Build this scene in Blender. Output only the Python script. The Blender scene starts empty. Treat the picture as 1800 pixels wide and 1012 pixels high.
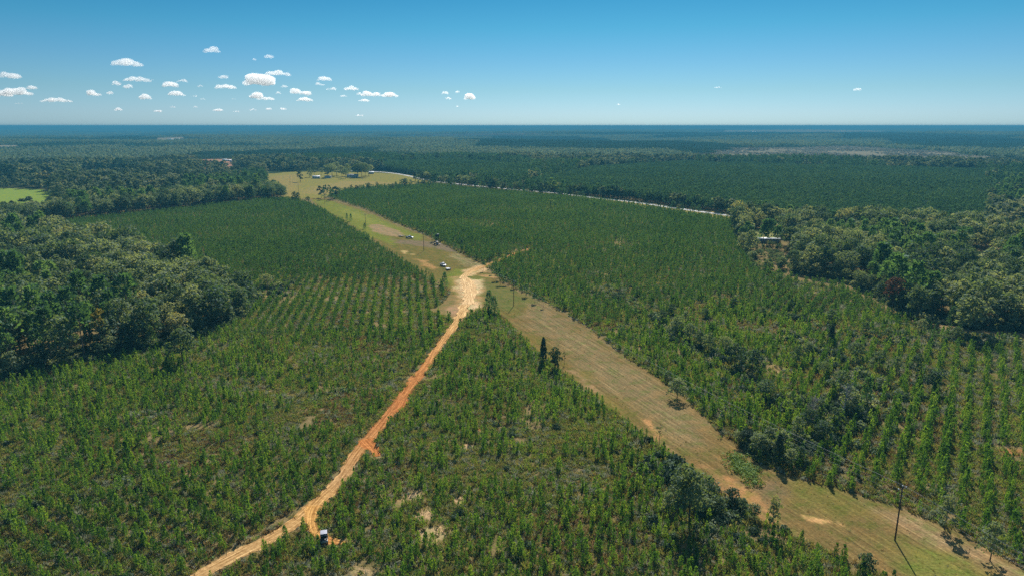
import bpy, bmesh, math, random
import numpy as np
from mathutils import Vector, Matrix
R = math.radians
rnd = random.Random(7)
rng = np.random.default_rng(11)
sc = bpy.context.scene
COL = sc.collection

# ------------------------------------------------------------------ camera, sky, sun
CAM_H = 80.0
PITCH = R(13.35)
F = 1200.0                       # focal length in photo pixels (1800 wide)
cam_d = bpy.data.cameras.new('camera'); cam = bpy.data.objects.new('camera', cam_d); COL.objects.link(cam)
cam_d.sensor_width = 36; cam_d.lens = 24; cam_d.clip_start = 1; cam_d.clip_end = 250000
cam.location = (0, 0, CAM_H); cam.rotation_euler = (R(90)-PITCH, 0, 0)
sc.camera = cam
SUN_EL, SUN_AZ = 40.0, 11.0      # azimuth clockwise from +Y
sdir = Vector((math.sin(R(SUN_AZ))*math.cos(R(SUN_EL)), math.cos(R(SUN_AZ))*math.cos(R(SUN_EL)), math.sin(R(SUN_EL))))
sl = bpy.data.lights.new('sun', 'SUN'); sl.energy = 5.0; sl.angle = R(0.53); sl.color = (1, .95, .87)
so = bpy.data.objects.new('sun', sl); COL.objects.link(so); so.rotation_euler = sdir.to_track_quat('Z', 'Y').to_euler()
so.location = (0, 0, 300)
w = bpy.data.worlds.new('World'); sc.world = w; w.use_nodes = True
nt = w.node_tree; bg = nt.nodes['Background']; sky = nt.nodes.new('ShaderNodeTexSky')
sky.sky_type = 'NISHITA'; sky.sun_disc = False; sky.sun_elevation = R(SUN_EL); sky.sun_rotation = R(SUN_AZ)
sky.altitude = 80; sky.air_density = 1.0; sky.dust_density = 0.3; sky.ozone_density = 3.0
mul = nt.nodes.new('ShaderNodeMix'); mul.data_type = 'RGBA'; mul.blend_type = 'MULTIPLY'; mul.inputs[0].default_value = 1
tcw = nt.nodes.new('ShaderNodeTexCoord'); sxw = nt.nodes.new('ShaderNodeSeparateXYZ'); nt.links.new(tcw.outputs['Generated'], sxw.inputs[0])
rw = nt.nodes.new('ShaderNodeValToRGB'); ew = rw.color_ramp.elements
for i_, (p_, c_) in enumerate([(0, (.22, .36, .567)), (.017, (.22, .347, .533)), (.048, (.18, .31, .423)), (.086, (.137, .287, .393)), (.13, (.083, .273, .353)), (.165, (.060, .247, .327)), (.30, (.22, .36, .40)), (.6, (.62, .68, .58))]):
    q_ = ew[i_] if i_ < 2 else ew.new(p_); q_.position = p_; q_.color = (*c_, 1)
nt.links.new(sxw.outputs[2], rw.inputs[0]); nt.links.new(rw.outputs[0], mul.inputs[7])
nt.links.new(sky.outputs[0], mul.inputs[6]); nt.links.new(mul.outputs[2], bg.inputs[0])
bg.inputs[1].default_value = 0.15
sc.view_settings.view_transform = 'Standard'; sc.view_settings.look = 'None'; sc.view_settings.exposure = 0.4; sc.view_settings.gamma = 1
cy = sc.cycles
cy.max_bounces = 6; cy.diffuse_bounces = 2; cy.glossy_bounces = 1; cy.transmission_bounces = 3; cy.transparent_max_bounces = 8
cy.volume_bounces = 5; cy.use_denoising = False; cy.use_adaptive_sampling = False
cy.use_light_tree = False
HAZE_DENS = 1.8e-4; HAZE_COL = (0.085, 0.36, 0.55)

# ------------------------------------------------------------------ terrain
def smooth(a, b, x):
    t = np.clip((x-a)/(b-a), 0, 1); return t*t*(3-2*t)
_lat = np.random.default_rng(5).random((256, 256))
def vnoise(x, y, s, o=0):
    x = np.asarray(x, float)/s + 37.3*o+100; y = np.asarray(y, float)/s + 91.7*o+100
    xi = np.floor(x).astype(int); yi = np.floor(y).astype(int); fx = x-xi; fy = y-yi
    fx = fx*fx*(3-2*fx); fy = fy*fy*(3-2*fy)
    g = lambda a, b: _lat[a % 256, b % 256]
    return (g(xi, yi)*(1-fx)+g(xi+1, yi)*fx)*(1-fy)+(g(xi, yi+1)*(1-fx)+g(xi+1, yi+1)*fx)*fy
def fnoise(x, y, s, o=0):
    return (vnoise(x, y, s, o)+.5*vnoise(x, y, s/2, o+1)+.25*vnoise(x, y, s/4, o+2))/1.75
def height(x, y):
    x = np.asarray(x, float); y = np.asarray(y, float)
    d = np.hypot(x, y)
    h = smooth(1500, 4200, d)*(fnoise(x, y*1.8, 2600, 3)-.5)*80
    h += smooth(5000, 14000, d)*(vnoise(x*.6, y*1.6, 4200, 9)-.40)*72
    az = np.arctan2(x, y)
    far = smooth(15000, 24000, d); h = np.minimum(h, 34+14*vnoise(x, y, 3000, 6))
    return h*(1-far)+far*(6+54*fnoise(az*9000, d*.15, 900, 4))
def ray(px, py):
    u = (px-900)/F; v = (py-506)/F
    return np.array([u, math.cos(PITCH)-v*math.sin(PITCH), -math.sin(PITCH)-v*math.cos(PITCH)])
def G(px, py, z=None):                 # where the sight line through a photo point meets the terrain
    d = ray(px, py); zz = 0.0 if z is None else z
    for _ in range(12):
        t = (zz-CAM_H)/min(d[2], -1e-3); x, y = d[0]*t, d[1]*t
        if z is not None: break
        n = float(height(x, y)); 
        if abs(n-zz) < .05: break
        zz = zz*.5+n*.5
    return x, y
def P(pts): return np.array([G(a, b) for a, b in pts])
def inpoly(x, y, poly):
    x = np.asarray(x); y = np.asarray(y); ins = np.zeros(x.shape, bool); n = len(poly); j = n-1
    for i in range(n):
        xi, yi = poly[i]; xj, yj = poly[j]
        c = ((yi > y) != (yj > y)) & (x < (xj-xi)*(y-yi)/(yj-yi+1e-12)+xi)
        ins ^= c; j = i
    return ins
def linedist(x, y, line):
    best = np.full(np.shape(x), 1e9)
    for a, b in zip(line[:-1], line[1:]):
        d = b-a; L = d@d+1e-9; t = np.clip(((x-a[0])*d[0]+(y-a[1])*d[1])/L, 0, 1)
        best = np.minimum(best, np.hypot(x-a[0]-t*d[0], y-a[1]-t*d[1]))
    return best
def project(x, y, z):
    c, s = math.cos(PITCH), math.sin(PITCH); zz = z-CAM_H
    dep = y*c-zz*s; up = y*s+zz*c
    dep = np.maximum(dep, .1)
    return 900+F*x/dep, 506-F*up/dep, dep

# ------------------------------------------------------------------ materials
MATS = {}
def nodes_of(name):
    m = bpy.data.materials.new(name); m.use_nodes = True; MATS[name] = m
    n = m.node_tree; n.nodes.clear(); out = n.nodes.new('ShaderNodeOutputMaterial'); return m, n, out
def ramp(n, stops, interp='LINEAR'):
    r = n.nodes.new('ShaderNodeValToRGB'); e = r.color_ramp.elements; r.color_ramp.interpolation = interp
    while len(e) > 1: e.remove(e[-1])
    e[0].position = stops[0][0]; e[0].color = (*stops[0][1], 1)
    for p_, c in stops[1:]:
        q = e.new(p_); q.color = (*c, 1)
    return r
def noise(n, vec, scale, detail=4, rough=.6):
    t = n.nodes.new('ShaderNodeTexNoise'); t.inputs['Scale'].default_value = scale; t.inputs['Detail'].default_value = detail
    t.inputs['Roughness'].default_value = rough; n.links.new(vec, t.inputs['Vector']); return t.outputs[0]
def mixc(n, fac, a, b, mode='MIX'):
    m = n.nodes.new('ShaderNodeMix'); m.data_type = 'RGBA'; m.blend_type = mode
    for s, v in ((0, fac), (6, a), (7, b)):
        if isinstance(v, (int, float)): m.inputs[s].default_value = v
        elif isinstance(v, tuple): m.inputs[s].default_value = (*v, 1)
        else: n.links.new(v, m.inputs[s])
    return m.outputs[2]
def mathn(n, op, a, b=None, clamp=False):
    m = n.nodes.new('ShaderNodeMath'); m.operation = op; m.use_clamp = clamp
    for i, v in enumerate((a, b)):
        if v is None: continue
        if isinstance(v, (int, float)): m.inputs[i].default_value = v
        else: n.links.new(v, m.inputs[i])
    return m.outputs[0]
def pos(n): return n.nodes.new('ShaderNodeNewGeometry').outputs['Position']
def foliage(name, stops, trans=.35, tcol=(1.3, 1.25, .5), patch=.02, fine=1.1, gloss=.10, each=.42):
    """leaf colour varies per plant, over the land and from leaf clump to leaf clump"""
    m, n, out = nodes_of(name)
    p_ = pos(n); rn = n.nodes.new('ShaderNodeObjectInfo').outputs['Random']
    a = noise(n, p_, patch, 3); b = noise(n, p_, fine, 2)
    v = mathn(n, 'ADD', mathn(n, 'ADD', mathn(n, 'MULTIPLY', rn, each), (.42-each)/2), mathn(n, 'ADD', mathn(n, 'MULTIPLY', a, .45), mathn(n, 'MULTIPLY', b, .5)))
    v = mathn(n, 'ADD', v, mathn(n, 'MULTIPLY', noise(n, p_, .0011, 3), .40))
    v = mathn(n, 'SUBTRACT', v, .38)
    r = ramp(n, stops); n.links.new(v, r.inputs[0])
    d = n.nodes.new('ShaderNodeBsdfDiffuse'); t = n.nodes.new('ShaderNodeBsdfTranslucent'); g = n.nodes.new('ShaderNodeBsdfGlossy')
    g.inputs['Roughness'].default_value = .7; g.inputs['Color'].default_value = (.45, .55, .55, 1)
    n.links.new(r.outputs[0], d.inputs[0]); n.links.new(mixc(n, 1.0, r.outputs[0], tcol, 'MULTIPLY'), t.inputs[0])
    s = n.nodes.new('ShaderNodeMixShader'); s.inputs[0].default_value = trans
    n.links.new(d.outputs[0], s.inputs[1]); n.links.new(t.outputs[0], s.inputs[2])
    s2 = n.nodes.new('ShaderNodeMixShader'); s2.inputs[0].default_value = gloss
    n.links.new(s.outputs[0], s2.inputs[1]); n.links.new(g.outputs[0], s2.inputs[2]); n.links.new(s2.outputs[0], out.inputs[0])
    return m
def plain(name, col, rough=.7, metal=0, vary=.25, scale=2.0, spec=.3):
    m, n, out = nodes_of(name)
    b = n.nodes.new('ShaderNodeBsdfPrincipled'); tc = n.nodes.new('ShaderNodeTexCoord').outputs['Object']
    v = noise(n, tc, scale, 4)
    r = ramp(n, [(.3, tuple(c*(1-vary) for c in col)), (.7, tuple(min(1, c*(1+vary*.6)) for c in col))]); n.links.new(v, r.inputs[0])
    n.links.new(r.outputs[0], b.inputs['Base Color']); b.inputs['Roughness'].default_value = rough; b.inputs['Metallic'].default_value = metal
    b.inputs['Specular IOR Level'].default_value = spec
    n.links.new(b.outputs[0], out.inputs[0]); return m

pine_m = foliage('pine_needles', [(.10, (.030, .076, .017)), (.38, (.068, .158, .030)), (.62, (.130, .245, .044)), (.85, (.20, .29, .06)), (1, (.23, .27, .075))], .55, (1.7, 1.5, .45), .012, 1.3, .06, .6)
dpine_m = foliage('dark_pine_needles', [(.15, (.042, .095, .040)), (.5, (.085, .170, .065)), (.85, (.145, .23, .085))], .52, (1.5, 1.4, .6), .006, .7, .07)
hw_m = foliage('broad_leaves', [(.05, (.045, .080, .034)), (.30, (.085, .130, .052)), (.52, (.145, .190, .085)), (.72, (.21, .25, .13)), (.90, (.27, .29, .14)), (1, (.30, .25, .10))], .50, (1.4, 1.35, .6), .01, .6, .06, .80)
hwd_m = foliage('dark_leaves', [(.15, (.024, .044, .020)), (.6, (.050, .085, .034)), (1, (.12, .15, .060))], .45, (1.3, 1.25, .6), .01, .6, .05)
hwf_m = foliage('far_broad_leaves', [(.05, (.045, .075, .036)), (.35, (.095, .135, .065)), (.60, (.16, .195, .10)), (.85, (.22, .24, .13)), (1, (.22, .19, .10))], .45, (1.3, 1.25, .7), .01, .6, .04, .70)
hwt_m = foliage('distant_broad_leaves', [(.05, (.06, .10, .055)), (.40, (.125, .17, .10)), (.70, (.20, .24, .15)), (1, (.26, .27, .17))], .45, (1.2, 1.2, .8), .004, .2, .04, .3)
dpt_m = foliage('distant_pine_needles', [(.15, (.018, .045, .024)), (.5, (.032, .070, .036)), (.85, (.050, .095, .045))], .4, (1.3, 1.3, .7), .004, .2, .03, .2)
dpf_m = foliage('far_pine_needles', [(.15, (.028, .070, .034)), (.5, (.052, .115, .050)), (.85, (.090, .155, .062))], .45, (1.4, 1.3, .7), .006, .7, .04)
pinef_m = foliage('older_young_pine_needles', [(.15, (.026, .066, .022)), (.42, (.050, .118, .032)), (.68, (.085, .165, .042)), (1, (.14, .185, .060))], .52, (1.6, 1.4, .5), .012, 1.3, .05)
yel_m = foliage('yellow_leaves', [(.2, (.16, .15, .03)), (.6, (.30, .24, .03)), (1, (.40, .26, .04))], .35, (1.2, 1.1, .5), .02, 1.0, .05)
rus_m = foliage('russet_leaves', [(.2, (.09, .05, .025)), (.6, (.16, .075, .035)), (1, (.13, .10, .04))], .3, (1.2, 1.0, .6), .02, 1.0, .05)
lim_m = foliage('bright_vine_leaves', [(.2, (.15, .24, .012)), (.6, (.21, .32, .016)), (1, (.28, .38, .025))], .4, (1.5, 1.2, .3), .05, 2.0, .08)
gry_m = foliage('grey_twigs', [(.2, (.12, .115, .10)), (.6, (.20, .19, .17)), (1, (.27, .26, .23))], .1, (1, 1, 1), .05, 2.0, .02)
far_gry = foliage('grey_regrowth', [(.2, (.20, .19, .14)), (.6, (.32, .30, .24)), (1, (.42, .40, .33))], .3, (1.1, 1.1, .9), .006, .3, .02)
brush_ms = [
    foliage('green_brush', [(.2, (.10, .17, .038)), (.6, (.18, .26, .06)), (1, (.26, .32, .10))], .5, (1.4, 1.3, .5), .03, 2.5, .04),
    foliage('olive_brush', [(.2, (.15, .15, .055)), (.6, (.25, .235, .09)), (1, (.34, .30, .13))], .5, (1.3, 1.2, .6), .03, 2.5, .04),
    foliage('brown_brush', [(.2, (.15, .10, .045)), (.6, (.26, .18, .08)), (1, (.36, .26, .12))], .45, (1.2, 1.1, .7), .03, 2.5, .02),
    foliage('pale_weeds', [(.2, (.18, .19, .13)), (.6, (.30, .31, .23)), (1, (.48, .49, .40))], .4, (1.1, 1.1, .9), .03, 2.5, .03),
]
bark_m = plain('bark', (.10, .080, .060), .9, 0, .4, 1.2)
pbark_m = plain('pine_bark', (.16, .115, .085), .9, 0, .4, 1.2)
dead_m = plain('dead_wood', (.34, .32, .29), .9, 0, .3, 1.2)

def ground_mat():
    """soil and dead grass by noise; where the tone attribute has weight it sets the local colour, with mowing streaks where mown"""
    m, n, out = nodes_of('ground_soil'); p_ = pos(n)
    big = noise(n, p_, .018, 4, .6); mid = noise(n, p_, .16, 4, .65); fine = noise(n, p_, 1.6, 3, .7)
    v = mathn(n, 'ADD', mathn(n, 'MULTIPLY', big, .35), mathn(n, 'ADD', mathn(n, 'MULTIPLY', mid, .4), mathn(n, 'MULTIPLY', fine, .45)))
    r = ramp(n, [(.38, (.080, .085, .026)), (.50, (.15, .125, .045)), (.60, (.21, .155, .070)), (.72, (.29, .21, .105)), (.82, (.40, .29, .16))])
    n.links.new(mathn(n, 'SUBTRACT', v, .02), r.inputs[0])
    ln = n.nodes.new('ShaderNodeVectorMath'); ln.operation = 'LENGTH'; n.links.new(p_, ln.inputs[0])
    far = mathn(n, 'DIVIDE', mathn(n, 'SUBTRACT', ln.outputs['Value'], 700.0), 500.0, True)
    rf = ramp(n, [(.35, (.022, .036, .014)), (.65, (.06, .07, .03))]); n.links.new(noise(n, p_, .004, 4), rf.inputs[0])
    base = mixc(n, far, r.outputs[0], rf.outputs[0])
    ta = n.nodes.new('ShaderNodeAttribute'); ta.attribute_name = 'tone'; ma = n.nodes.new('ShaderNodeAttribute'); ma.attribute_name = 'mow'
    mp = n.nodes.new('ShaderNodeMapping'); mp.vector_type = 'TEXTURE'; mp.inputs['Rotation'].default_value[2] = math.atan2(-183, 75); mp.inputs['Scale'].default_value = (26, .8, 1); n.links.new(p_, mp.inputs['Vector'])
    st = noise(n, mp.outputs[0], 1.0, 4, .8); fi = noise(n, p_, 1.5, 4, .75); md = noise(n, p_, .22, 4, .65)
    sv = mathn(n, 'MULTIPLY', mathn(n, 'SUBTRACT', st, .5), mathn(n, 'MULTIPLY', ma.outputs['Fac'], 3.4))
    sv = mathn(n, 'ADD', sv, mathn(n, 'ADD', mathn(n, 'MULTIPLY', mathn(n, 'SUBTRACT', fi, .5), 2.6), mathn(n, 'MULTIPLY', mathn(n, 'SUBTRACT', md, .5), .9)))
    k = mathn(n, 'POWER', 2.0, sv)
    cs = n.nodes.new('ShaderNodeCombineXYZ')
    for i_ in range(3): n.links.new(k, cs.inputs[i_])
    tint = ramp(n, [(.35, (.80, 1.04, .75)), (.5, (1, 1, 1)), (.65, (1.10, 1.0, .95))]); n.links.new(md, tint.inputs[0])
    tc = mixc(n, 1.0, mixc(n, 1.0, ta.outputs['Color'], cs.outputs[0], 'MULTIPLY'), tint.outputs[0], 'MULTIPLY')
    wf = mathn(n, 'MULTIPLY', mathn(n, 'ADD', mathn(n, 'SUBTRACT', ta.outputs['Alpha'], .5), mathn(n, 'MULTIPLY', mathn(n, 'SUBTRACT', fi, .5), 1.0)), 3.0)
    wf = mathn(n, 'ADD', wf, .5, True); wf = mathn(n, 'MULTIPLY', wf, mathn(n, 'GREATER_THAN', ta.outputs['Alpha'], .02))
    c = mixc(n, wf, base, tc)
    b = n.nodes.new('ShaderNodeBsdfDiffuse'); n.links.new(c, b.inputs[0])
    bp = n.nodes.new('ShaderNodeBump'); bp.inputs['Strength'].default_value = .5; bp.inputs['Distance'].default_value = .4
    n.links.new(fine, bp.inputs['Height']); n.links.new(bp.outputs[0], b.inputs['Normal'])
    n.links.new(b.outputs[0], out.inputs[0]); return m
def turf(name, stops, ang=0., streak=.5, across=.9, along=.03, patch=.02, bump=.4, fine_s=2.2, over=None):
    """short grass with mowing streaks; `over` adds a second patchy colour"""
    m, n, out = nodes_of(name); p_ = pos(n)
    mp = n.nodes.new('ShaderNodeMapping'); mp.vector_type = 'TEXTURE'; mp.inputs['Rotation'].default_value[2] = ang
    mp.inputs['Scale'].default_value = (1/along, 1/across, 1); n.links.new(p_, mp.inputs['Vector'])
    st = noise(n, mp.outputs[0], 1.0, 3, .7); pt = noise(n, p_, patch, 4, .6); fi = noise(n, p_, fine_s, 3, .75); md = noise(n, p_, .25, 3, .6)
    v = mathn(n, 'ADD', mathn(n, 'MULTIPLY', st, streak), mathn(n, 'ADD', mathn(n, 'MULTIPLY', pt, .5), mathn(n, 'ADD', mathn(n, 'MULTIPLY', fi, .35), mathn(n, 'MULTIPLY', md, .25))))
    v = mathn(n, 'SUBTRACT', v, (streak+1.1)/2-.5)
    r = ramp(n, stops); n.links.new(v, r.inputs[0]); c = r.outputs[0]
    if over:
        col, sc_, lo, hi = over
        f = mathn(n, 'DIVIDE', mathn(n, 'SUBTRACT', noise(n, p_, sc_, 4, .65), lo), hi-lo, True)
        c = mixc(n, f, c, col)
    b = n.nodes.new('ShaderNodeBsdfDiffuse'); n.links.new(c, b.inputs[0])
    bp = n.nodes.new('ShaderNodeBump'); bp.inputs['Strength'].default_value = bump; bp.inputs['Distance'].default_value = .3
    n.links.new(fi, bp.inputs['Height']); n.links.new(bp.outputs[0], b.inputs['Normal'])
    n.links.new(b.outputs[0], out.inputs[0]); return m
def road_mat(name, rut=(.58, .40, .22)):
    m, n, out = nodes_of(name); p_ = pos(n)
    a = n.nodes.new('ShaderNodeAttribute'); a.attribute_name = 'uv2'
    sx = n.nodes.new('ShaderNodeSeparateXYZ'); n.links.new(a.outputs['Vector'], sx.inputs[0])
    ca = n.nodes.new('ShaderNodeAttribute'); ca.attribute_name = 'tone'
    mp = n.nodes.new('ShaderNodeMapping'); mp.inputs['Scale'].default_value = (2.6, .09, 1); n.links.new(a.outputs['Vector'], mp.inputs['Vector'])
    st = noise(n, mp.outputs[0], 1.0, 4, .65); fi = noise(n, p_, 1.1, 4, .7)
    v = mathn(n, 'ADD', mathn(n, 'MULTIPLY', st, .75), mathn(n, 'MULTIPLY', fi, .4))
    r = ramp(n, [(.40, (.34, .30, .26)), (.50, (.72, .66, .60)), (.58, (1.0, 1.0, 1.0)), (.70, (1.65, 1.75, 1.85))]); n.links.new(v, r.inputs[0])
    c = mixc(n, 1.0, ca.outputs['Color'], r.outputs[0], 'MULTIPLY')
    b = n.nodes.new('ShaderNodeBsdfDiffuse'); n.links.new(c, b.inputs[0])
    bp = n.nodes.new('ShaderNodeBump'); bp.inputs['Strength'].default_value = .6; bp.inputs['Distance'].default_value = .4
    n.links.new(v, bp.inputs['Height']); n.links.new(bp.outputs[0], b.inputs['Normal'])
    n.links.new(b.outputs[0], out.inputs[0]); return m

# ------------------------------------------------------------------ mesh building
class MB:
    """collects quads/boxes/tubes and links them as one mesh object"""
    def __init__(s): s.v = []; s.f = []; s.m = []; s.n = 0
    def add(s, verts, faces, mat=0):
        verts = np.asarray(verts, float).reshape(-1, 3); s.v.append(verts)
        s.f += [tuple(i+s.n for i in f) for f in faces]; s.m += [mat]*len(faces); s.n += len(verts)
    def tufts(s, base, dirs, length, width, mat=0, taper=.35):
        base = np.asarray(base, float); N = len(base)
        d = np.asarray(dirs, float); d = d/np.linalg.norm(d, axis=1, keepdims=True)
        q = rng.normal(size=(N, 3)); pz = np.cross(d, q); pz /= np.linalg.norm(pz, axis=1, keepdims=True)
        L = np.broadcast_to(np.asarray(length, float), (N,))[:, None]; W = np.broadcast_to(np.asarray(width, float), (N,))[:, None]/2
        tip = base+d*L
        vv = np.stack([base-pz*W*.6, base+pz*W*.6, tip-d*L*.4+pz*W, tip+pz*W*taper, tip-pz*W*taper, tip-d*L*.4-pz*W], 1).reshape(-1, 3)
        s.add(vv, [(6*i, 6*i+1, 6*i+2, 6*i+3, 6*i+4, 6*i+5) for i in range(N)], mat)
    def cards(s, c, nrm, size, mat=0):
        c = np.asarray(c, float); N = len(c); nrm = np.asarray(nrm, float); nrm = nrm/(np.linalg.norm(nrm, axis=1, keepdims=True)+1e-9)
        q = rng.normal(size=(N, 3)); a = np.cross(nrm, q); a /= np.linalg.norm(a, axis=1, keepdims=True); b = np.cross(nrm, a)
        S = np.broadcast_to(np.asarray(size, float), (N,))[:, None]/2
        k = rng.uniform(.6, 1.25, (4, N, 1)); bend = nrm*S*.35
        vv = np.stack([c+a*S*k[0], c+b*S*k[1]-bend, c-a*S*k[2], c-b*S*k[3]-bend], 1).reshape(-1, 3)
        fs = []
        for i in range(N): fs += [(4*i, 4*i+1, 4*i+2), (4*i, 4*i+2, 4*i+3)]
        s.add(vv, fs, mat)
    def tube(s, p0, p1, r0, r1, n=6, mat=0, caps=True):
        p0 = np.array(p0, float); p1 = np.array(p1, float); d = p1-p0; L = np.linalg.norm(d)
        if L < 1e-6: return
        d /= L; q = np.array([0, 0, 1.]) if abs(d[2]) < .9 else np.array([1., 0, 0]); a = np.cross(d, q); a /= np.linalg.norm(a); b = np.cross(d, a)
        th = np.arange(n)*2*math.pi/n; ring = np.cos(th)[:, None]*a+np.sin(th)[:, None]*b
        vv = np.vstack([p0+ring*r0, p1+ring*r1]); fs = [(i, (i+1) % n, n+(i+1) % n, n+i) for i in range(n)]
        if caps: fs += [tuple(range(n))[::-1], tuple(range(n, 2*n))]
        s.add(vv, fs, mat)
    def box(s, c, size, mat=0, top=(1, 1), shift=(0, 0)):
        x, y, z = c; a, b, h = size[0]/2, size[1]/2, size[2]/2
        vv = [(x+sx*a, y+sy*b, z-h) for sx, sy in ((-1, -1), (1, -1), (1, 1), (-1, 1))]+[(x+sx*a*top[0]+shift[0], y+sy*b*top[1]+shift[1], z+h) for sx, sy in ((-1, -1), (1, -1), (1, 1), (-1, 1))]
        s.add(vv, [(0, 3, 2, 1), (4, 5, 6, 7), (0, 1, 5, 4), (1, 2, 6, 5), (2, 3, 7, 6), (3, 0, 4, 7)], mat)
    def prism(s, prof, y0, y1, mat=0):      # profile in x,z extruded along y
        n = len(prof); vv = [(x, y0, z) for x, z in prof]+[(x, y1, z) for x, z in prof]
        s.add(vv, [tuple(range(n)), tuple(range(2*n-1, n-1, -1))]+[(i, n+i, n+(i+1) % n, (i+1) % n) for i in range(n)], mat)
    def mesh(s, name, mats):
        me = bpy.data.meshes.new(name); v = np.vstack(s.v); me.vertices.add(len(v)); me.vertices.foreach_set('co', v.astype(np.float32).ravel())
        tot = np.array([len(f) for f in s.f], np.int32); st = np.concatenate([[0], np.cumsum(tot)[:-1]]).astype(np.int32)
        lp = np.array([i for f in s.f for i in f], np.int32)
        me.loops.add(len(lp)); me.loops.foreach_set('vertex_index', lp); me.polygons.add(len(tot)); me.polygons.foreach_set('loop_start', st)
        me.polygons.foreach_set('material_index', np.array(s.m, np.int32)); me.update(calc_edges=True); me.validate()
        for mt in mats: me.materials.append(mt)
        return me
    def obj(s, name, mats, parent=None, bevel=0, link=True):
        if not isinstance(mats, (list, tuple)): mats = [mats]
        o = bpy.data.objects.new(name, s.mesh(name, mats))
        if bevel:
            b = o.modifiers.new('bevel', 'BEVEL'); b.width = bevel; b.segments = 2; b.limit_method = 'ANGLE'
        if link: COL.objects.link(o)
        if parent: o.parent = parent
        return o
def tag(o, label=None, cat=None, group=None, kind=None):
    if label: o['label'] = label
    if cat: o['category'] = cat
    if group: o['group'] = group
    if kind: o['kind'] = kind
    return o
def empty(name, loc, rz=0, label=None, cat=None, group=None):
    o = bpy.data.objects.new(name, None); COL.objects.link(o); o.location = loc; o.rotation_euler = (0, 0, rz); o.empty_display_size = .5
    return tag(o, label, cat, group)
def inst(src, parent=None, **kw):
    o = src.copy(); COL.objects.link(o)
    if parent: o.parent = parent
    return o

# ------------------------------------------------------------------ ground sheets
def densify(poly, step):
    out = []; n = len(poly)
    for i in range(n):
        a, b = poly[i], poly[(i+1) % n]; k = max(1, int(np.linalg.norm(b-a)/step))
        for j in range(k): out.append(a+(b-a)*j/k)
    return np.array(out)
def sheet(name, pix, mat, z, step=2.0, jit=.8, world=None):
    """a flat sheet on the ground with a ragged natural edge"""
    p_ = densify(P(pix) if world is None else np.array(world, float), step)
    ox = (fnoise(p_[:, 0], p_[:, 1], step*3, 1)-.5)*2*jit; oy = (fnoise(p_[:, 0], p_[:, 1], step*3, 6)-.5)*2*jit
    q = np.stack([p_[:, 0]+ox+rng.normal(0, jit*.25, len(p_)), p_[:, 1]+oy+rng.normal(0, jit*.25, len(p_))], 1)
    bm = bmesh.new(); vs = [bm.verts.new((x, y, z)) for x, y in q]; f = bm.faces.new(vs)
    bmesh.ops.triangulate(bm, faces=[f], ngon_method='EAR_CLIP'); bm.normal_update()
    for f in bm.faces:
        if f.normal.z < 0: f.normal_flip()
    me = bpy.data.meshes.new(name); bm.to_mesh(me); bm.free(); me.materials.append(mat)
    o = bpy.data.objects.new(name, me); COL.objects.link(o); tag(o, kind='structure'); return o
def terrain_sheet(name, pix, mat, lift=.4, cell=None):
    """far field lying on rolling land: grid cells inside the outline"""
    p_ = P(pix); x0, y0 = p_.min(0); x1, y1 = p_.max(0); cell = cell or max(6, (x1-x0)/80)
    xs = np.arange(x0, x1+cell, cell); ys = np.arange(y0, y1+cell, cell); X, Y = np.meshgrid(xs, ys, indexing='ij'); Z = height(X, Y)+lift
    C = inpoly(X[:-1, :-1]+cell/2, Y[:-1, :-1]+cell/2, p_); ny = len(ys); fs = []
    for i, j in zip(*np.nonzero(C)): fs.append((i*ny+j, (i+1)*ny+j, (i+1)*ny+j+1, i*ny+j+1))
    if not fs: return None
    m = MB(); m.add(np.stack([X, Y, Z], -1).reshape(-1, 3), fs); return tag(m.obj(name, mat), kind='structure')
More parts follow.
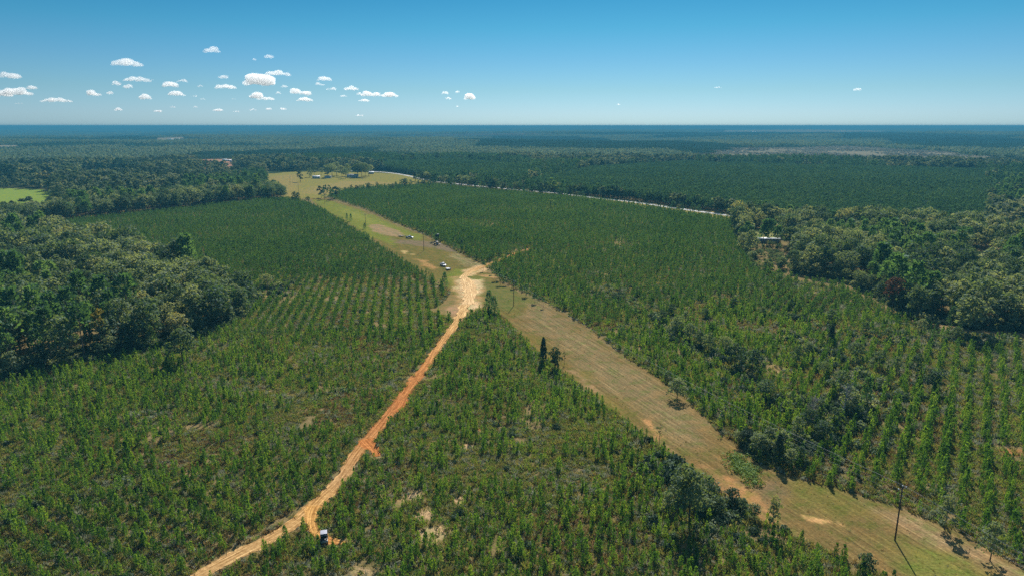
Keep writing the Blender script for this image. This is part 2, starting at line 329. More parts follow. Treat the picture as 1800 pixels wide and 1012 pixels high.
def ribbon(name, pix, widths, tones, mat, z, sub=10, jit=.25, world=None):
    c = P(pix) if world is None else np.array(world, float); n = len(c)
    # catmull-rom
    pts = []; ws = []; ts = []
    widths = np.array(widths, float)*(.86 if name in ('dirt_road', 'dirt_track') else 1); tones = np.array(tones, float)
    for i in range(n-1):
        p0, p1, p2, p3 = c[max(i-1, 0)], c[i], c[i+1], c[min(i+2, n-1)]
        for k in range(sub):
            t = k/sub; pts.append(.5*((2*p1)+(-p0+p2)*t+(2*p0-5*p1+4*p2-p3)*t*t+(-p0+3*p1-3*p2+p3)*t**3))
            ws.append(widths[i]*(1-t)+widths[i+1]*t); ts.append(tones[i]*(1-t)+tones[i+1]*t)
    pts.append(c[-1]); ws.append(widths[-1]); ts.append(tones[-1]); pts = np.array(pts); ws = np.array(ws); ts = np.array(ts)
    d = np.gradient(pts, axis=0); d /= np.linalg.norm(d, axis=1, keepdims=True)+1e-9; nn = np.stack([-d[:, 1], d[:, 0]], 1)
    s = np.concatenate([[0], np.cumsum(np.linalg.norm(np.diff(pts, axis=0), axis=1))]); K = 9; V = []; U = []; T = []
    for i in range(len(pts)):
        for k in range(K):
            u = (k/(K-1)-.5); wv = ws[i]*u
            if k in (0, K-1): wv += (fnoise(s[i]+k*50, k*9., 3.0)-.5)*2*jit*ws[i]+rng.normal(0, .06*ws[i])
            V.append((*(pts[i]+nn[i]*wv), z)); U.append((u*ws[i], s[i], 0)); T.append((ts[i][0]*1.0, ts[i][1]*.84, ts[i][2]*.62, 1) if z < .11 and name != 'paved_road' else (*ts[i], 1))
    fs = [(i*K+k, i*K+k+1, (i+1)*K+k+1, (i+1)*K+k) for i in range(len(pts)-1) for k in range(K-1)]
    m = MB(); m.add(V, fs); o = m.obj(name, mat); me = o.data
    a = me.attributes.new('uv2', 'FLOAT_VECTOR', 'POINT'); a.data.foreach_set('vector', np.array(U, np.float32).ravel())
    b = me.attributes.new('tone', 'FLOAT_COLOR', 'POINT'); b.data.foreach_set('color', np.array(T, np.float32).ravel())
    for p_ in me.polygons: p_.use_smooth = True
    tag(o, kind='structure'); return pts, ws

MOW = math.atan2(-183, 75)
t_near = turf('mown_dry_grass', [(.2, (.095, .078, .036)), (.42, (.165, .128, .066)), (.6, (.235, .180, .100)), (.8, (.36, .285, .175))], MOW, .75, .9, .03, .03, .5, 1.8, over=((.12, .13, .045), .035, .50, .62))
t_mid = turf('mown_olive_grass', [(.2, (.105, .105, .042)), (.45, (.165, .155, .062)), (.65, (.215, .190, .085)), (.85, (.32, .25, .14))], MOW+.12, .7, .45, .02, .03, .4, 1.2, over=((.12, .145, .045), .03, .50, .60))
t_green = turf('bright_short_grass', [(.2, (.15, .19, .045)), (.5, (.22, .26, .065)), (.8, (.30, .32, .10))], MOW+.35, .6, .25, .02, .02, .3, .8)
t_field = turf('hay_field', [(.2, (.16, .17, .055)), (.5, (.24, .235, .085)), (.8, (.33, .29, .13))], R(75), .8, .10, .008, .012, .3, .5, over=((.17, .22, .06), .012, .5, .6))
t_left = turf('bright_pasture', [(.2, (.17, .26, .05)), (.5, (.22, .33, .07)), (.8, (.27, .37, .10))], R(10), .3, .05, .008, .01, .2, .3)
t_tan = turf('bare_tan_ground', [(.2, (.20, .15, .085)), (.5, (.29, .22, .135)), (.8, (.40, .31, .20))], MOW, .3, .3, .05, .1, .4, 1.2)
t_purp = turf('disturbed_grey_ground', [(.2, (.12, .095, .065)), (.5, (.18, .145, .105)), (.8, (.26, .21, .15))], MOW, .4, .4, .05, .1, .4, 1.2, over=((.15, .15, .06), .15, .5, .62))
t_red = turf('bare_red_clay', [(.2, (.22, .105, .045)), (.5, (.36, .18, .08)), (.8, (.52, .31, .16))], MOW, .5, .5, .1, .2, .6, 1.0)
t_sand = turf('bare_pale_sand', [(.2, (.24, .17, .10)), (.5, (.42, .31, .20)), (.8, (.62, .49, .34))], 0, .3, .5, .5, .2, .6, 1.4)
t_cut = turf('cutover_ground', [(.2, (.14, .13, .08)), (.5, (.20, .18, .12)), (.8, (.28, .24, .17))], 0, .2, .05, .05, .006, .2, .08)
t_redfar = turf('far_red_soil', [(.2, (.26, .13, .08)), (.8, (.42, .24, .15))], 0, .2, .05, .05, .02, .1, .1)
asph = turf('pale_asphalt', [(.2, (.42, .41, .40)), (.8, (.62, .60, .57))], 0, .2, .3, .3, .05, .1, 1.0)
dirt = road_mat('road_dirt'); clay = road_mat('clay_spread')

FIELD = [(466, 306), (520, 302), (650, 303), (715, 307), (752, 315), (760, 325), (700, 330), (640, 333), (600, 338), (575, 346), (556, 352), (540, 350), (505, 347), (480, 335)]
ROW = [(545, 349), (575, 349), (640, 370), (700, 396), (745, 413), (800, 442), (850, 467), (880, 497), (915, 513), (965, 535), (1030, 574), (1090, 622), (1150, 660), (1205, 700), (1260, 757), (1310, 790), (1335, 822), (1390, 838), (1500, 868), (1580, 893), (1690, 938), (1760, 978), (1860, 1040), (1960, 1140),
       (1760, 1140), (1590, 1030), (1500, 985), (1420, 950), (1340, 912), (1280, 872), (1180, 800), (1085, 725), (1015, 672), (945, 618), (885, 555), (850, 540), (835, 560), (815, 560), (800, 528), (770, 494), (735, 475), (700, 452), (640, 413), (595, 386), (560, 364)]

WASH = [(762, 940, 26, 16, 's'), (748, 905, 18, 8, 's'), (690, 960, 22, 8, 'p'), (1782, 795, 26, 6, 'r'), (640, 1005, 30, 8, 's'), (808, 880, 12, 7, 's'), (725, 870, 16, 5, 's'), (1365, 650, 22, 10, 't'),
        (820, 785, 10, 6, 's'), (845, 755, 6, 3, 'r'), (560, 960, 30, 12, 'p'), (640, 690, 20, 4, 'p'), (700, 880, 20, 6, 't'), (1700, 770, 30, 8, 'p'), (1650, 800, 20, 6, 'p'), (60, 668, 60, 7, 'c'), (120, 655, 40, 5, 'c'), (430, 575, 40, 6, 'p'), (780, 1000, 26, 8, 'p'), (1000, 900, 40, 12, 'p'), (1020, 950, 60, 12, 'p'), (1115, 610, 10, 3, 't'),
        (860, 395, 20, 2, 't'), (1100, 430, 25, 2, 't'), (930, 438, 8, 2, 's'), (480, 520, 40, 4, 't'), (900, 860, 50, 10, 'p'), (1720, 830, 40, 12, 'p'), (1760, 860, 30, 10, 'p'), (1640, 730, 40, 8, 'p'), (1450, 600, 40, 6, 'p'), (250, 745, 40, 7, 'p'), (420, 830, 40, 8, 'p'), (320, 900, 40, 8, 'p'), (200, 700, 50, 6, 'p')]
WC = {'s': (.50, .38, .25), 'p': (.21, .155, .095), 'r': (.36, .20, .095), 't': (.32, .25, .14), 'c': (.34, .20, .15)}
def ell(px, py, sx, sy, n=14): return [(px+math.cos(t)*sx, py+math.sin(t)*sy) for t in np.linspace(0, 6.28, n+1)[:-1]]
C_ROW = (.215, .165, .075); C_OL = (.185, .165, .060); C_GR = (.20, .23, .055); C_GR2 = (.24, .27, .07)
# outline, colour, edge softness (m), edge raggedness (m), mowing streaks
LAYERS = [(FIELD, (.27, .255, .085), 6, 8, .35), ([(600, 318), (700, 322), (752, 322), (700, 330), (620, 334), (565, 342), (520, 340)], (.32, .27, .12), 12, 20, .3), ([(470, 310), (530, 306), (520, 345), (500, 347)], (.31, .26, .11), 12, 14, .8),
    (ROW, C_ROW, .8, 2.2, 1.0),
    ([(900, 510), (1000, 560), (1100, 640), (1200, 720), (1260, 790), (1200, 770), (1100, 700), (1000, 620), (930, 570)], (.245, .20, .115), 7, 9, 1.1), ([(880, 560), (960, 600), (1060, 690), (1160, 770), (1100, 735), (1000, 660)], (.20, .17, .06), 3, 5, .8),
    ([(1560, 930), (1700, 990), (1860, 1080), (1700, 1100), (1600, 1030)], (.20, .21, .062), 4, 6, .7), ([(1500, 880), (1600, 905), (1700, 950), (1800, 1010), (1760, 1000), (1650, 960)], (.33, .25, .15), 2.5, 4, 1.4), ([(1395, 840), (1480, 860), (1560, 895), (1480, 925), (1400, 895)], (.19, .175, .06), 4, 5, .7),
    ([(650, 400), (690, 398), (745, 414), (800, 443), (848, 467), (875, 497), (900, 512), (935, 540), (900, 560), (850, 538), (800, 520), (770, 492), (735, 473), (700, 450), (655, 420)], C_OL, 3, 5, .6),
    ([(548, 351), (575, 351), (640, 372), (700, 398), (750, 419), (735, 423), (700, 412), (670, 407), (690, 420), (700, 436), (640, 411), (595, 384), (562, 363)], C_GR, 3, 6, .5),
    ([(600, 366), (640, 377), (690, 400), (650, 396), (610, 380)], C_GR2, 4, 6, .4),
    ([(778, 485), (800, 472), (818, 474), (822, 484), (806, 500), (806, 518), (795, 515)], C_GR, 2.5, 4, .3), ([(840, 490), (880, 500), (930, 530), (890, 545), (850, 530)], (.165, .175, .065), 4, 6, .4),
    ([(645, 397), (665, 394), (690, 402), (712, 412), (700, 416), (672, 412), (655, 406)], (.34, .26, .17), 1.5, 4, .4), ([(690, 420), (735, 423), (790, 424), (830, 440), (800, 444), (765, 436), (720, 431), (700, 428)], (.22, .18, .13), 3, 6, .5),
    ([(800, 445), (840, 462), (850, 468), (820, 468), (790, 452)], (.27, .235, .13), 3, 5, 1.6),
    ([(733, 456), (748, 457), (752, 462), (768, 470), (760, 474), (745, 466)], (.42, .27, .13), 1.5, 3, .4), ([(705, 440), (717, 442), (712, 446)], (.55, .42, .22), .8, 2, .2), ([(722, 446), (728, 446), (728, 448), (722, 448)], (.55, .42, .22), .8, 1, .2),
    ([(770, 534), (800, 520), (822, 522), (820, 545), (800, 560), (775, 556), (750, 552)], (.25, .20, .10), 4, 6, .1), ([(790, 540), (812, 536), (816, 545), (800, 556), (780, 552)], (.40, .28, .19), 2, 5, .1),
    ([(795, 488), (815, 485), (830, 490), (852, 489), (850, 500), (842, 520), (832, 540), (845, 552), (820, 556), (806, 530), (800, 510)], (.42, .30, .16), 2.5, 5, .2),
    ([(812, 490), (845, 490), (848, 505), (836, 522), (838, 542), (818, 545), (816, 520), (806, 505)], (.66, .53, .36), 2.0, 4, .5),
    ([(815, 474), (838, 468), (860, 461), (872, 458), (866, 466), (842, 480), (835, 487), (820, 486)], (.60, .44, .27), 1.6, 4, .8),
    ([(838, 483), (880, 482), (870, 488), (842, 489)], (.42, .29, .15), 1.5, 3, .5), ([(815, 486), (850, 485), (858, 489), (842, 491), (812, 490)], (.17, .19, .06), .8, 2, .2),
    ([(1130, 738), (1142, 738), (1165, 768), (1155, 772)], (.46, .28, .14), .6, 1.5, .3), ([(1000, 650), (1015, 655), (1060, 692), (1045, 690)], (.33, .24, .14), 1, 2, .5), ([(1240, 820), (1290, 845), (1330, 868), (1368, 905), (1350, 915), (1300, 888), (1260, 860)], (.34, .22, .11), 1.2, 2.5, .3), ([(1275, 838), (1320, 860), (1352, 890), (1344, 896), (1305, 872)], (.46, .27, .13), .5, 1.5, .6),
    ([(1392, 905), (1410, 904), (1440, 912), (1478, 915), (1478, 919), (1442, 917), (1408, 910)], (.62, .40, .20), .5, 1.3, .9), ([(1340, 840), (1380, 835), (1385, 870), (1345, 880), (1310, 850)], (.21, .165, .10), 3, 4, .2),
    ([(-300, 330), (0, 331), (70, 333), (100, 340), (95, 352), (105, 368), (60, 380), (-300, 384)], (.23, .33, .075), 5, 6, .1), ([(1045, 343), (1300, 377), (1300, 388), (1045, 355)], (.30, .26, .10), 3, 5, .1)]
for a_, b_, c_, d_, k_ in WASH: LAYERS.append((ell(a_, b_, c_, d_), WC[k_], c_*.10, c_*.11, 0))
def ground():
    rad = np.concatenate([[0, 40, 70, 90], np.arange(96, 420, 1.0), np.arange(420, 800, 2.0), np.arange(800, 1400, 6.0), np.geomspace(1400, 46000, 120)])
    th = np.concatenate([np.linspace(R(49), R(131), 430), np.linspace(R(131), R(409), 60)[1:-1]])
    nr, nth = len(rad), len(th); X = rad[:, None]*np.cos(th); Y = rad[:, None]*np.sin(th); Z = height(X, Y)
    v = np.stack([X, Y, Z], -1).reshape(-1, 3); x, y = v[:, 0], v[:, 1]; near = (np.hypot(x, y) < 1500) & (y > 30); xi, yi = x[near], y[near]
    col = np.zeros((len(xi), 3))+.1; wt = np.zeros(len(xi)); mow = np.zeros(len(xi))
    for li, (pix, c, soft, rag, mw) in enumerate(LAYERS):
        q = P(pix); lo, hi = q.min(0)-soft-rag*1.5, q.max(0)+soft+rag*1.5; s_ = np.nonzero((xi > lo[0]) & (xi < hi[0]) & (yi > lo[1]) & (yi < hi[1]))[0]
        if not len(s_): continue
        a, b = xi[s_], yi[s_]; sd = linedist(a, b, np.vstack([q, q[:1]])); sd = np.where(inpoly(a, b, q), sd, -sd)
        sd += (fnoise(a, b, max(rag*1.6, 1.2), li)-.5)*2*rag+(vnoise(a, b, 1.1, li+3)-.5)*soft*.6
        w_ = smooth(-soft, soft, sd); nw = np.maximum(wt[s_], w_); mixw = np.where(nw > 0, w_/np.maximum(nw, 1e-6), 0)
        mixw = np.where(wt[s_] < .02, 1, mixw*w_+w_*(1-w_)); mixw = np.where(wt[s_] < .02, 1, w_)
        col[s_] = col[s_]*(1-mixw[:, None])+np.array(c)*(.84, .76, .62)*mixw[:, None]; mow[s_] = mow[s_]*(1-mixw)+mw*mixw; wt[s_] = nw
    tone = np.zeros((len(v), 4)); tone[near, :3] = col; tone[near, 3] = wt; mv = np.zeros(len(v)); mv[near] = mow
    i, j = np.meshgrid(np.arange(nr-1), np.arange(nth), indexing='ij'); i, j = i.ravel(), j.ravel(); A = i*nth+j; B = i*nth+(j+1) % nth
    Q = np.stack([A, A+nth, B+nth, B], 1); c_ = (v[A]+v[B+nth])/2; kind = np.zeros(len(Q), int)
    for k_, q in ((1, P(ROW)), (2, P(FIELD)), (3, P(LAYERS[33-0][0]) if False else P([(-300, 330), (0, 331), (70, 333), (100, 340), (95, 352), (105, 368), (60, 380), (-300, 384)]))):
        lo, hi = q.min(0), q.max(0); s_ = np.nonzero((c_[:, 0] > lo[0]) & (c_[:, 0] < hi[0]) & (c_[:, 1] > lo[1]) & (c_[:, 1] < hi[1]))[0]
        kind[s_[inpoly(c_[s_, 0], c_[s_, 1], q)]] = k_
    gm = ground_mat()
    for k_, nm in ((0, 'ground'), (1, 'mown_clearing'), (2, 'hay_field'), (3, 'pasture')):
        q = Q[kind == k_]; u, inv = np.unique(q, return_inverse=True); me = bpy.data.meshes.new(nm); me.vertices.add(len(u)); me.vertices.foreach_set('co', v[u].astype(np.float32).ravel())
        me.loops.add(q.size); me.loops.foreach_set('vertex_index', inv.astype(np.int32).ravel()); me.polygons.add(len(q)); me.polygons.foreach_set('loop_start', np.arange(0, q.size, 4, dtype=np.int32))
        me.update(calc_edges=True); me.validate(); me.materials.append(gm)
        if len(me.vertices) == len(u):
            a = me.attributes.new('tone', 'FLOAT_COLOR', 'POINT'); a.data.foreach_set('color', tone[u].astype(np.float32).ravel()); a = me.attributes.new('mow', 'FLOAT', 'POINT'); a.data.foreach_set('value', mv[u].astype(np.float32))
        me.polygons.foreach_set('use_smooth', np.ones(len(me.polygons), bool))
        # faces must look up
        o = bpy.data.objects.new(nm, me); COL.objects.link(o); tag(o, kind='structure')
ground()
road_line, road_w = ribbon('dirt_road', [(250, 1070), (345, 1014), (430, 968), (515, 922), (560, 882), (600, 840), (632, 790), (668, 748), (712, 692), (745, 648), (772, 608), (797, 572), (812, 548), (824, 528)],
                 [3.8, 3.9, 4.0, 4.2, 5.2, 4.4, 4.6, 4.6, 5.4, 4.6, 4.4, 4.4, 4.8, 5],
                 [(.46, .33, .185)]*3+[(.45, .31, .165), (.47, .31, .15), (.42, .29, .17), (.40, .24, .12), (.40, .20, .095), (.40, .19, .085), (.44, .22, .10), (.48, .29, .14), (.52, .36, .19), (.56, .41, .24), (.60, .46, .30)], dirt, .06)
spur, spw = ribbon('dirt_track', [(556, 888), (549, 906), (550, 925), (560, 940), (580, 950), (606, 955)], [4, 3.4, 3.2, 3.0, 2.6, 1.2], [(.50, .31, .13)]*4+[(.48, .28, .12), (.46, .27, .12)], dirt, .072)
spur2, sp2w = ribbon('dirt_track', [(640, 772), (650, 782), (658, 792), (662, 802)], [5, 4.6, 3.6, 2.0], [(.42, .19, .08)]*4, dirt, .072)
spur3, sp3w = ribbon('dirt_track', [(712, 702), (704, 716), (690, 724)], [5, 3.6, 2], [(.40, .18, .08)]*3, dirt, .078)
jn, jw = ribbon('dirt_clearing', [(822, 535), (826, 515), (822, 498), (817, 484), (838, 473), (862, 464), (882, 456), (905, 446), (935, 436)], [5, 7, 7, 4, 4.5, 3.6, 3.2, 3, 3], [(.64, .50, .34)]*3+[(.58, .45, .28), (.52, .37, .21), (.46, .29, .15), (.42, .24, .12), (.40, .22, .11), (.42, .24, .12)], dirt, .095)
hwy = ribbon('paved_road', [(545, 300), (640, 301), (700, 306), (752, 317), (800, 323), (900, 333), (980, 340), (1045, 348), (1110, 355), (1180, 365), (1300, 382), (1420, 402), (1560, 425), (1700, 446), (1760, 451), (1900, 470)], [7.0]*16, [(.44, .43, .41)]*16, asph, .07, jit=.03)
HWY = hwy[0]
# far fields
FARF = []
for pix, mt, vis in [([(340, 297), (412, 297), (412, 281), (400, 280), (348, 281)], t_redfar, 1), ([(138, 318), (215, 318), (250, 301), (140, 299)], t_left, 1), ([(70, 328), (98, 326), (98, 309), (72, 310)], t_field, 1),
                     ([(-100, 322), (10, 320), (10, 307), (-100, 307)], t_left, 1),
                     ([(1270, 234), (1420, 234.5), (1560, 235), (1560, 231.5), (1420, 231), (1280, 231)], t_cut, 1), ([(1690, 233), (1800, 233), (1800, 231), (1700, 231)], t_cut, 1),
                     ([(1180, 283), (1290, 262), (1500, 259), (1640, 266), (1742, 274), (1742, 292), (1500, 288), (1350, 284)], t_cut, 2),
                     ([(275, 249), (325, 248), (320, 243), (280, 243)], t_cut, 1), ([(0, 262), (30, 262), (30, 258), (0, 258)], t_cut, 1), ([(560, 231), (640, 231), (640, 228.5), (570, 228.5)], t_cut, 1),
                     ([(1320, 404), (1330, 424), (1368, 426), (1378, 404)], t_field, 1), ([(1690, 445), (1690, 470), (1760, 470), (1750, 445)], t_field, 3)]:
    terrain_sheet('field', pix, mt, .12 if pix[0][1] > 300 else (.6 if pix[0][1] > 270 else 5)); FARF.append((P(pix), vis))
# ------------------------------------------------------------------ plant prototypes
PROTO = {}
def proto_col(name, objs):
    c = bpy.data.collections.new(name)
    for i, o in enumerate(objs): o.name = '%s_%02d' % (name, i); c.objects.link(o)
    PROTO[name] = c; return c
def up(n): return np.tile([0, 0, 1.], (n, 1))
def sapling(n, seed, wid=.24, droop=0):
    """young pine, 1 unit tall: narrow flame of upturned needle shoots"""
    m = MB(); t = rng.random(n)**.85*.93+.04; a = rng.random(n)*2*math.pi
    prof = wid*1.12*np.clip(1.08-t, 0, 1)**.95*(.55+.45*np.sin(np.clip(t*9+seed, 0, 99))**2)*np.where(t < .12, .75, 1)
    r_ = prof*np.sqrt(rng.uniform(.15, 1, n)); b = np.stack([np.cos(a)*r_, np.sin(a)*r_, t-.03], 1)
    d = np.stack([np.cos(a)*.75, np.sin(a)*.75, .75+t*.6], 1)+rng.normal(0, .22, (n, 3))
    m.tufts(b, d, rng.uniform(.08, .15, n)*(24/n)**.12, rng.uniform(.028, .062, n)*(120/n)**.45)
    m.tube((0, 0, 0), (0, 0, .93), .014, .004, 4, 0, False)
    m.tufts([[0, 0, .9], [0, 0, .84]], [[0, 0, 1], [.1, .05, 1]], .14, .05)
    return m
def trunk(m, h, r, lean=0, mat=0, limbs=6, h0=.35, h1=.85, ll=.28, n=6):
    p0 = np.zeros(3); segs = 4; pts = [p0]
    for i in range(segs): pts.append(np.array([lean*h*((i+1)/segs)**2+rnd.uniform(-.01, .01)*h, rnd.uniform(-.01, .01)*h, h*(i+1)/segs]))
    for i in range(segs): m.tube(pts[i], pts[i+1], r*(1-.8*i/segs), r*(1-.8*(i+1)/segs), n, mat, caps=False)
    for k in range(limbs):
        t = rnd.uniform(h0, h1); a = rnd.uniform(0, 6.28); i = min(int(t*segs), segs-1); b = pts[i]+(pts[i+1]-pts[i])*(t*segs-i); L = h*ll*rnd.uniform(.6, 1.1)
        mid = b+np.array([math.cos(a)*L*.55, math.sin(a)*L*.55, L*.35]); m.tube(b, mid, r*.38, r*.22, 4, mat, caps=False)
        m.tube(mid, mid+np.array([math.cos(a+.3)*L*.5, math.sin(a+.3)*L*.5, L*.45]), r*.22, r*.06, 4, mat, caps=False)
def crown_hw(m, n, h, rad, z0, lobes, size, mat=0, flat=1.0):
    """broadleaf crown: leafy lobes of uneven size with gaps between them"""
    cz = (z0+h)/2; hz = (h-z0)/2
    cs = []; rs = []
    for k in range(lobes):
        a = k*2.4+rnd.uniform(-.4, .4); t = (k+.5)/lobes; zz = z0+(h-z0)*(.12+.76*t**.8)
        rr = rad*math.sqrt(max(0, 1-((zz-cz)/hz)**2*.75))*rnd.uniform(.35, .75)*(0.25 if t > .93 else 1)
        cs.append((math.cos(a)*rr, math.sin(a)*rr, zz)); rs.append(rad*rnd.uniform(.34, .54))
    cs = np.array(cs); rs = np.array(rs); i = rng.integers(0, lobes, n)
    q = rng.normal(size=(n, 3)); q[:, 2] = np.abs(q[:, 2])*1.0-.35*rng.random(n); q /= np.linalg.norm(q, axis=1, keepdims=True)
    rr = rs[i]*(rng.uniform(.55, 1.08, n)); c = cs[i]+q*rr[:, None]*[1, 1, .8*flat]
    nr = q*.7+rng.normal(0, .6, (n, 3))+[0, 0, .3]
    m.cards(c, nr, rng.uniform(.65, 1.35, n)*size, mat)
def pine_crown(m, n, h, z0, rad, size, mat=0):
    t = rng.random(n)**.8; a = rng.random(n)*6.283; lay = np.round(t*9)/9; t = np.clip(lay+rng.normal(0, .025, n), 0, 1)
    arm = rng.integers(0, 7, n)*.9+lay*17; a = arm+rng.normal(0, .28, n)
    r_ = rad*(np.clip(1.1-t, 0, 1)**.65)*np.sqrt(rng.uniform(.05, 1, n)); c = np.stack([np.cos(a)*r_, np.sin(a)*r_, z0+(h-z0)*t*.97+r_*.12], 1)
    d = np.stack([np.cos(a)*.7, np.sin(a)*.7, rng.uniform(.3, 1.1, n)], 1)+rng.normal(0, .3, (n, 3))
    m.tufts(c, d, rng.uniform(.7, 1.2, n)*size*1.5, rng.uniform(.6, 1.1, n)*size)
def bush(n, seed, sz=.16):
    m = MB(); q = rng.normal(size=(n, 3)); q[:, 2] = np.abs(q[:, 2]); q /= np.linalg.norm(q, axis=1, keepdims=True)
    c = q*rng.uniform(.3, .52, n)[:, None]*[1, 1, 1.15]+rng.normal(0, .07, (n, 3)); c[:, 2] = np.abs(c[:, 2])
    m.cards(c, q+rng.normal(0, .6, (n, 3)), rng.uniform(.6, 1.4, n)*sz); return m
def weed(n, seed):
    m = MB(); a = rng.random(n)*6.283; r_ = .45*np.sqrt(rng.random(n)); b = np.stack([np.cos(a)*r_, np.sin(a)*r_, np.zeros(n)], 1)
    d = np.stack([np.cos(a)*.35, np.sin(a)*.35, np.ones(n)], 1)+rng.normal(0, .25, (n, 3)); m.tufts(b, d, rng.uniform(.35, .95, n), rng.uniform(.05, .12, n), 0, .6); return m

sap_near = [sapling(135, s, w_) for s, w_ in enumerate((.17, .20, .235, .185, .22, .155))]
sap_mesh = [m.mesh('young_pine', [pine_m]) for m in sap_near]
proto_col('sapling_near', [bpy.data.objects.new('p', me) for me in sap_mesh])
proto_col('sapling_far', [sapling(34, s, w_).obj('p', [pinef_m], link=False) for s, w_ in enumerate((.20, .25, .22, .28))])
HW = []        # (crown mesh, trunk mesh)
for s, (h, rad, z0, lb, n_) in enumerate([(1, .34, .22, 11, 620), (1, .30, .12, 10, 560), (1, .38, .24, 13, 680), (1, .26, .08, 9, 480), (1, .42, .28, 14, 720), (1, .36, .06, 12, 640)]):
    c = MB(); crown_hw(c, n_, h, rad, z0, lb, .062); t = MB(); trunk(t, .82, .018, rnd.uniform(-.05, .05), 0, 8, .3, .95, .30)
    HW.append((c, t))
hw_crowns = [c.mesh('crown', [hw_m]) for c, t in HW]; hw_trunks = [t.mesh('trunk', [bark_m]) for c, t in HW]
def join(c, t): 
    m = MB(); m.v = c.v+t.v; m.f = list(c.f)+[tuple(i+c.n for i in f) for f in t.f]; m.m = [0]*len(c.f)+[1]*len(t.f); m.n = c.n+t.n; return m
proto_col('hardwood_near', [join(c, t).obj('p', [hw_m, bark_m], link=False) for c, t in HW])
def far_hw(n_, rad, z0, lb, mt):
    m = MB(); crown_hw(m, n_, 1, rad, z0, lb, .135); m.tube((0, 0, 0), (0, 0, .5), .02, .012, 4, 1, False); return m.obj('p', [mt, bark_m], link=False)
proto_col('hardwood_far', [far_hw(170, .38, .12, 7, hwf_m), far_hw(170, .33, .08, 6, hwf_m), far_hw(190, .44, .15, 8, hwf_m), far_hw(170, .36, .1, 7, hwd_m)])
PN = []
for s, (z0, rad, n_) in enumerate([(.48, .20, 250), (.38, .22, 280), (.55, .23, 230), (.30, .18, 260), (.04, .25, 340)]):
    c = MB(); pine_crown(c, n_, 1, z0, rad, .052); t = MB(); trunk(t, .97, .013, rnd.uniform(-.02, .02), 0, 9, z0, .92, .13); PN.append((c, t))
pn_crowns = [c.mesh('crown', [dpine_m]) for c, t in PN]; pn_trunks = [t.mesh('trunk', [pbark_m]) for c, t in PN]
proto_col('pine_near', [join(c, t).obj('p', [dpine_m, pbark_m], link=False) for c, t in PN])
def far_pine(z0, rad, n_):
    m = MB(); pine_crown(m, n_, 1, z0, rad, .085); m.tube((0, 0, 0), (0, 0, .7), .014, .008, 4, 1, False); return m.obj('p', [dpf_m, pbark_m], link=False)
proto_col('pine_far', [far_pine(.12, .24, 75), far_pine(.2, .27, 80), far_pine(.08, .22, 70)])
bush_mesh = {}
for nm, mt in (('shrub_leaf', hw_m), ('shrub_dark', hwd_m)):
    bush_mesh[nm] = [bush(260, s).mesh('shrub', [mt]) for s in range(3)]
proto_col('shrubs', [bpy.data.objects.new('p', me) for k in bush_mesh for me in bush_mesh[k]])
proto_col('brush', [x for mt in brush_ms for x in (bush(34, 1, .26).obj('p', [mt], link=False), weed(26, 2).obj('p', [mt], link=False))])
def tile(kind, seed, mt=None):
    """120 m square of distant canopy: each crown its own clump of cards"""
    m = MB(); T = 120; s_ = {'hw': 9.0, 'pine': 6.0, 'mix': 8.0, 'cut': 8.0}[kind]
    g = np.arange(-T/2, T/2, s_); X, Y = np.meshgrid(g, g); X = X.ravel()+rng.normal(0, s_*.3, X.size); Y = Y.ravel()+rng.normal(0, s_*.3, Y.size)
    if kind == 'cut':
        k_ = rng.random(X.size) < .30; X, Y = X[k_], Y[k_]
    isp = np.full(X.size, kind == 'pine') if kind != 'mix' else rng.random(X.size) < .45
    H_ = np.where(isp, rng.uniform(9, 14, X.size), rng.uniform(9, 19, X.size)); rad = np.where(isp, 2.4, rng.uniform(3.6, 6.2, X.size))
    if kind == 'pine': H_ = rng.uniform(9, 12, X.size)
    if kind == 'cut': H_ = rng.uniform(2.5, 6, X.size)*np.where(rng.random(X.size) < .06, 2.6, 1); rad = rad*.6
    k = 11; n = X.size*k; i = np.repeat(np.arange(X.size), k); q = rng.normal(size=(n, 3)); q[:, 2] = np.abs(q[:, 2])*1.1-.15; q /= np.linalg.norm(q, axis=1, keepdims=True)
    c = np.stack([X[i]+q[:, 0]*rad[i], Y[i]+q[:, 1]*rad[i], H_[i]*.62+q[:, 2]*H_[i]*.36], 1)
    nr = q+rng.normal(0, .45, (n, 3)); sz = np.where(isp[i], 2.4, 3.6)*rng.uniform(.7, 1.3, n)
    a = ~isp[i]
    if a.any(): m.cards(c[a], nr[a], sz[a], 0)
    if (~a).any(): m.cards(c[~a], nr[~a], sz[~a], 1)
    return m.obj('p', [mt or hwt_m, dpt_m], link=False)
def stand(x, y, S=620., seed=0):
    """forest stands: nearest of jittered cell centres, one random number per stand"""
    ci, cj = np.floor(x/S).astype(int), np.floor(y/S).astype(int); best = np.full(np.shape(x), 1e18); val = np.zeros(np.shape(x))
    for a in (-1, 0, 1):
        for b in (-1, 0, 1):
            i, j = ci+a, cj+b; u, v, w_ = _lat[(i*7+seed) % 256, (j*13+5) % 256], _lat[(i*11+91) % 256, (j*5+seed) % 256], _lat[(i*3+17+seed) % 256, (j*17+33) % 256]
            d = (x-(i+u)*S)**2+((y-(j+v)*S)*1.3)**2; m = d < best; best = np.where(m, d, best); val = np.where(m, w_, val)
    return val
proto_col('canopy', [tile('hw', 1), tile('hw', 2), tile('mix', 3), tile('mix', 4), tile('pine', 5), tile('cut', 6, far_gry)])

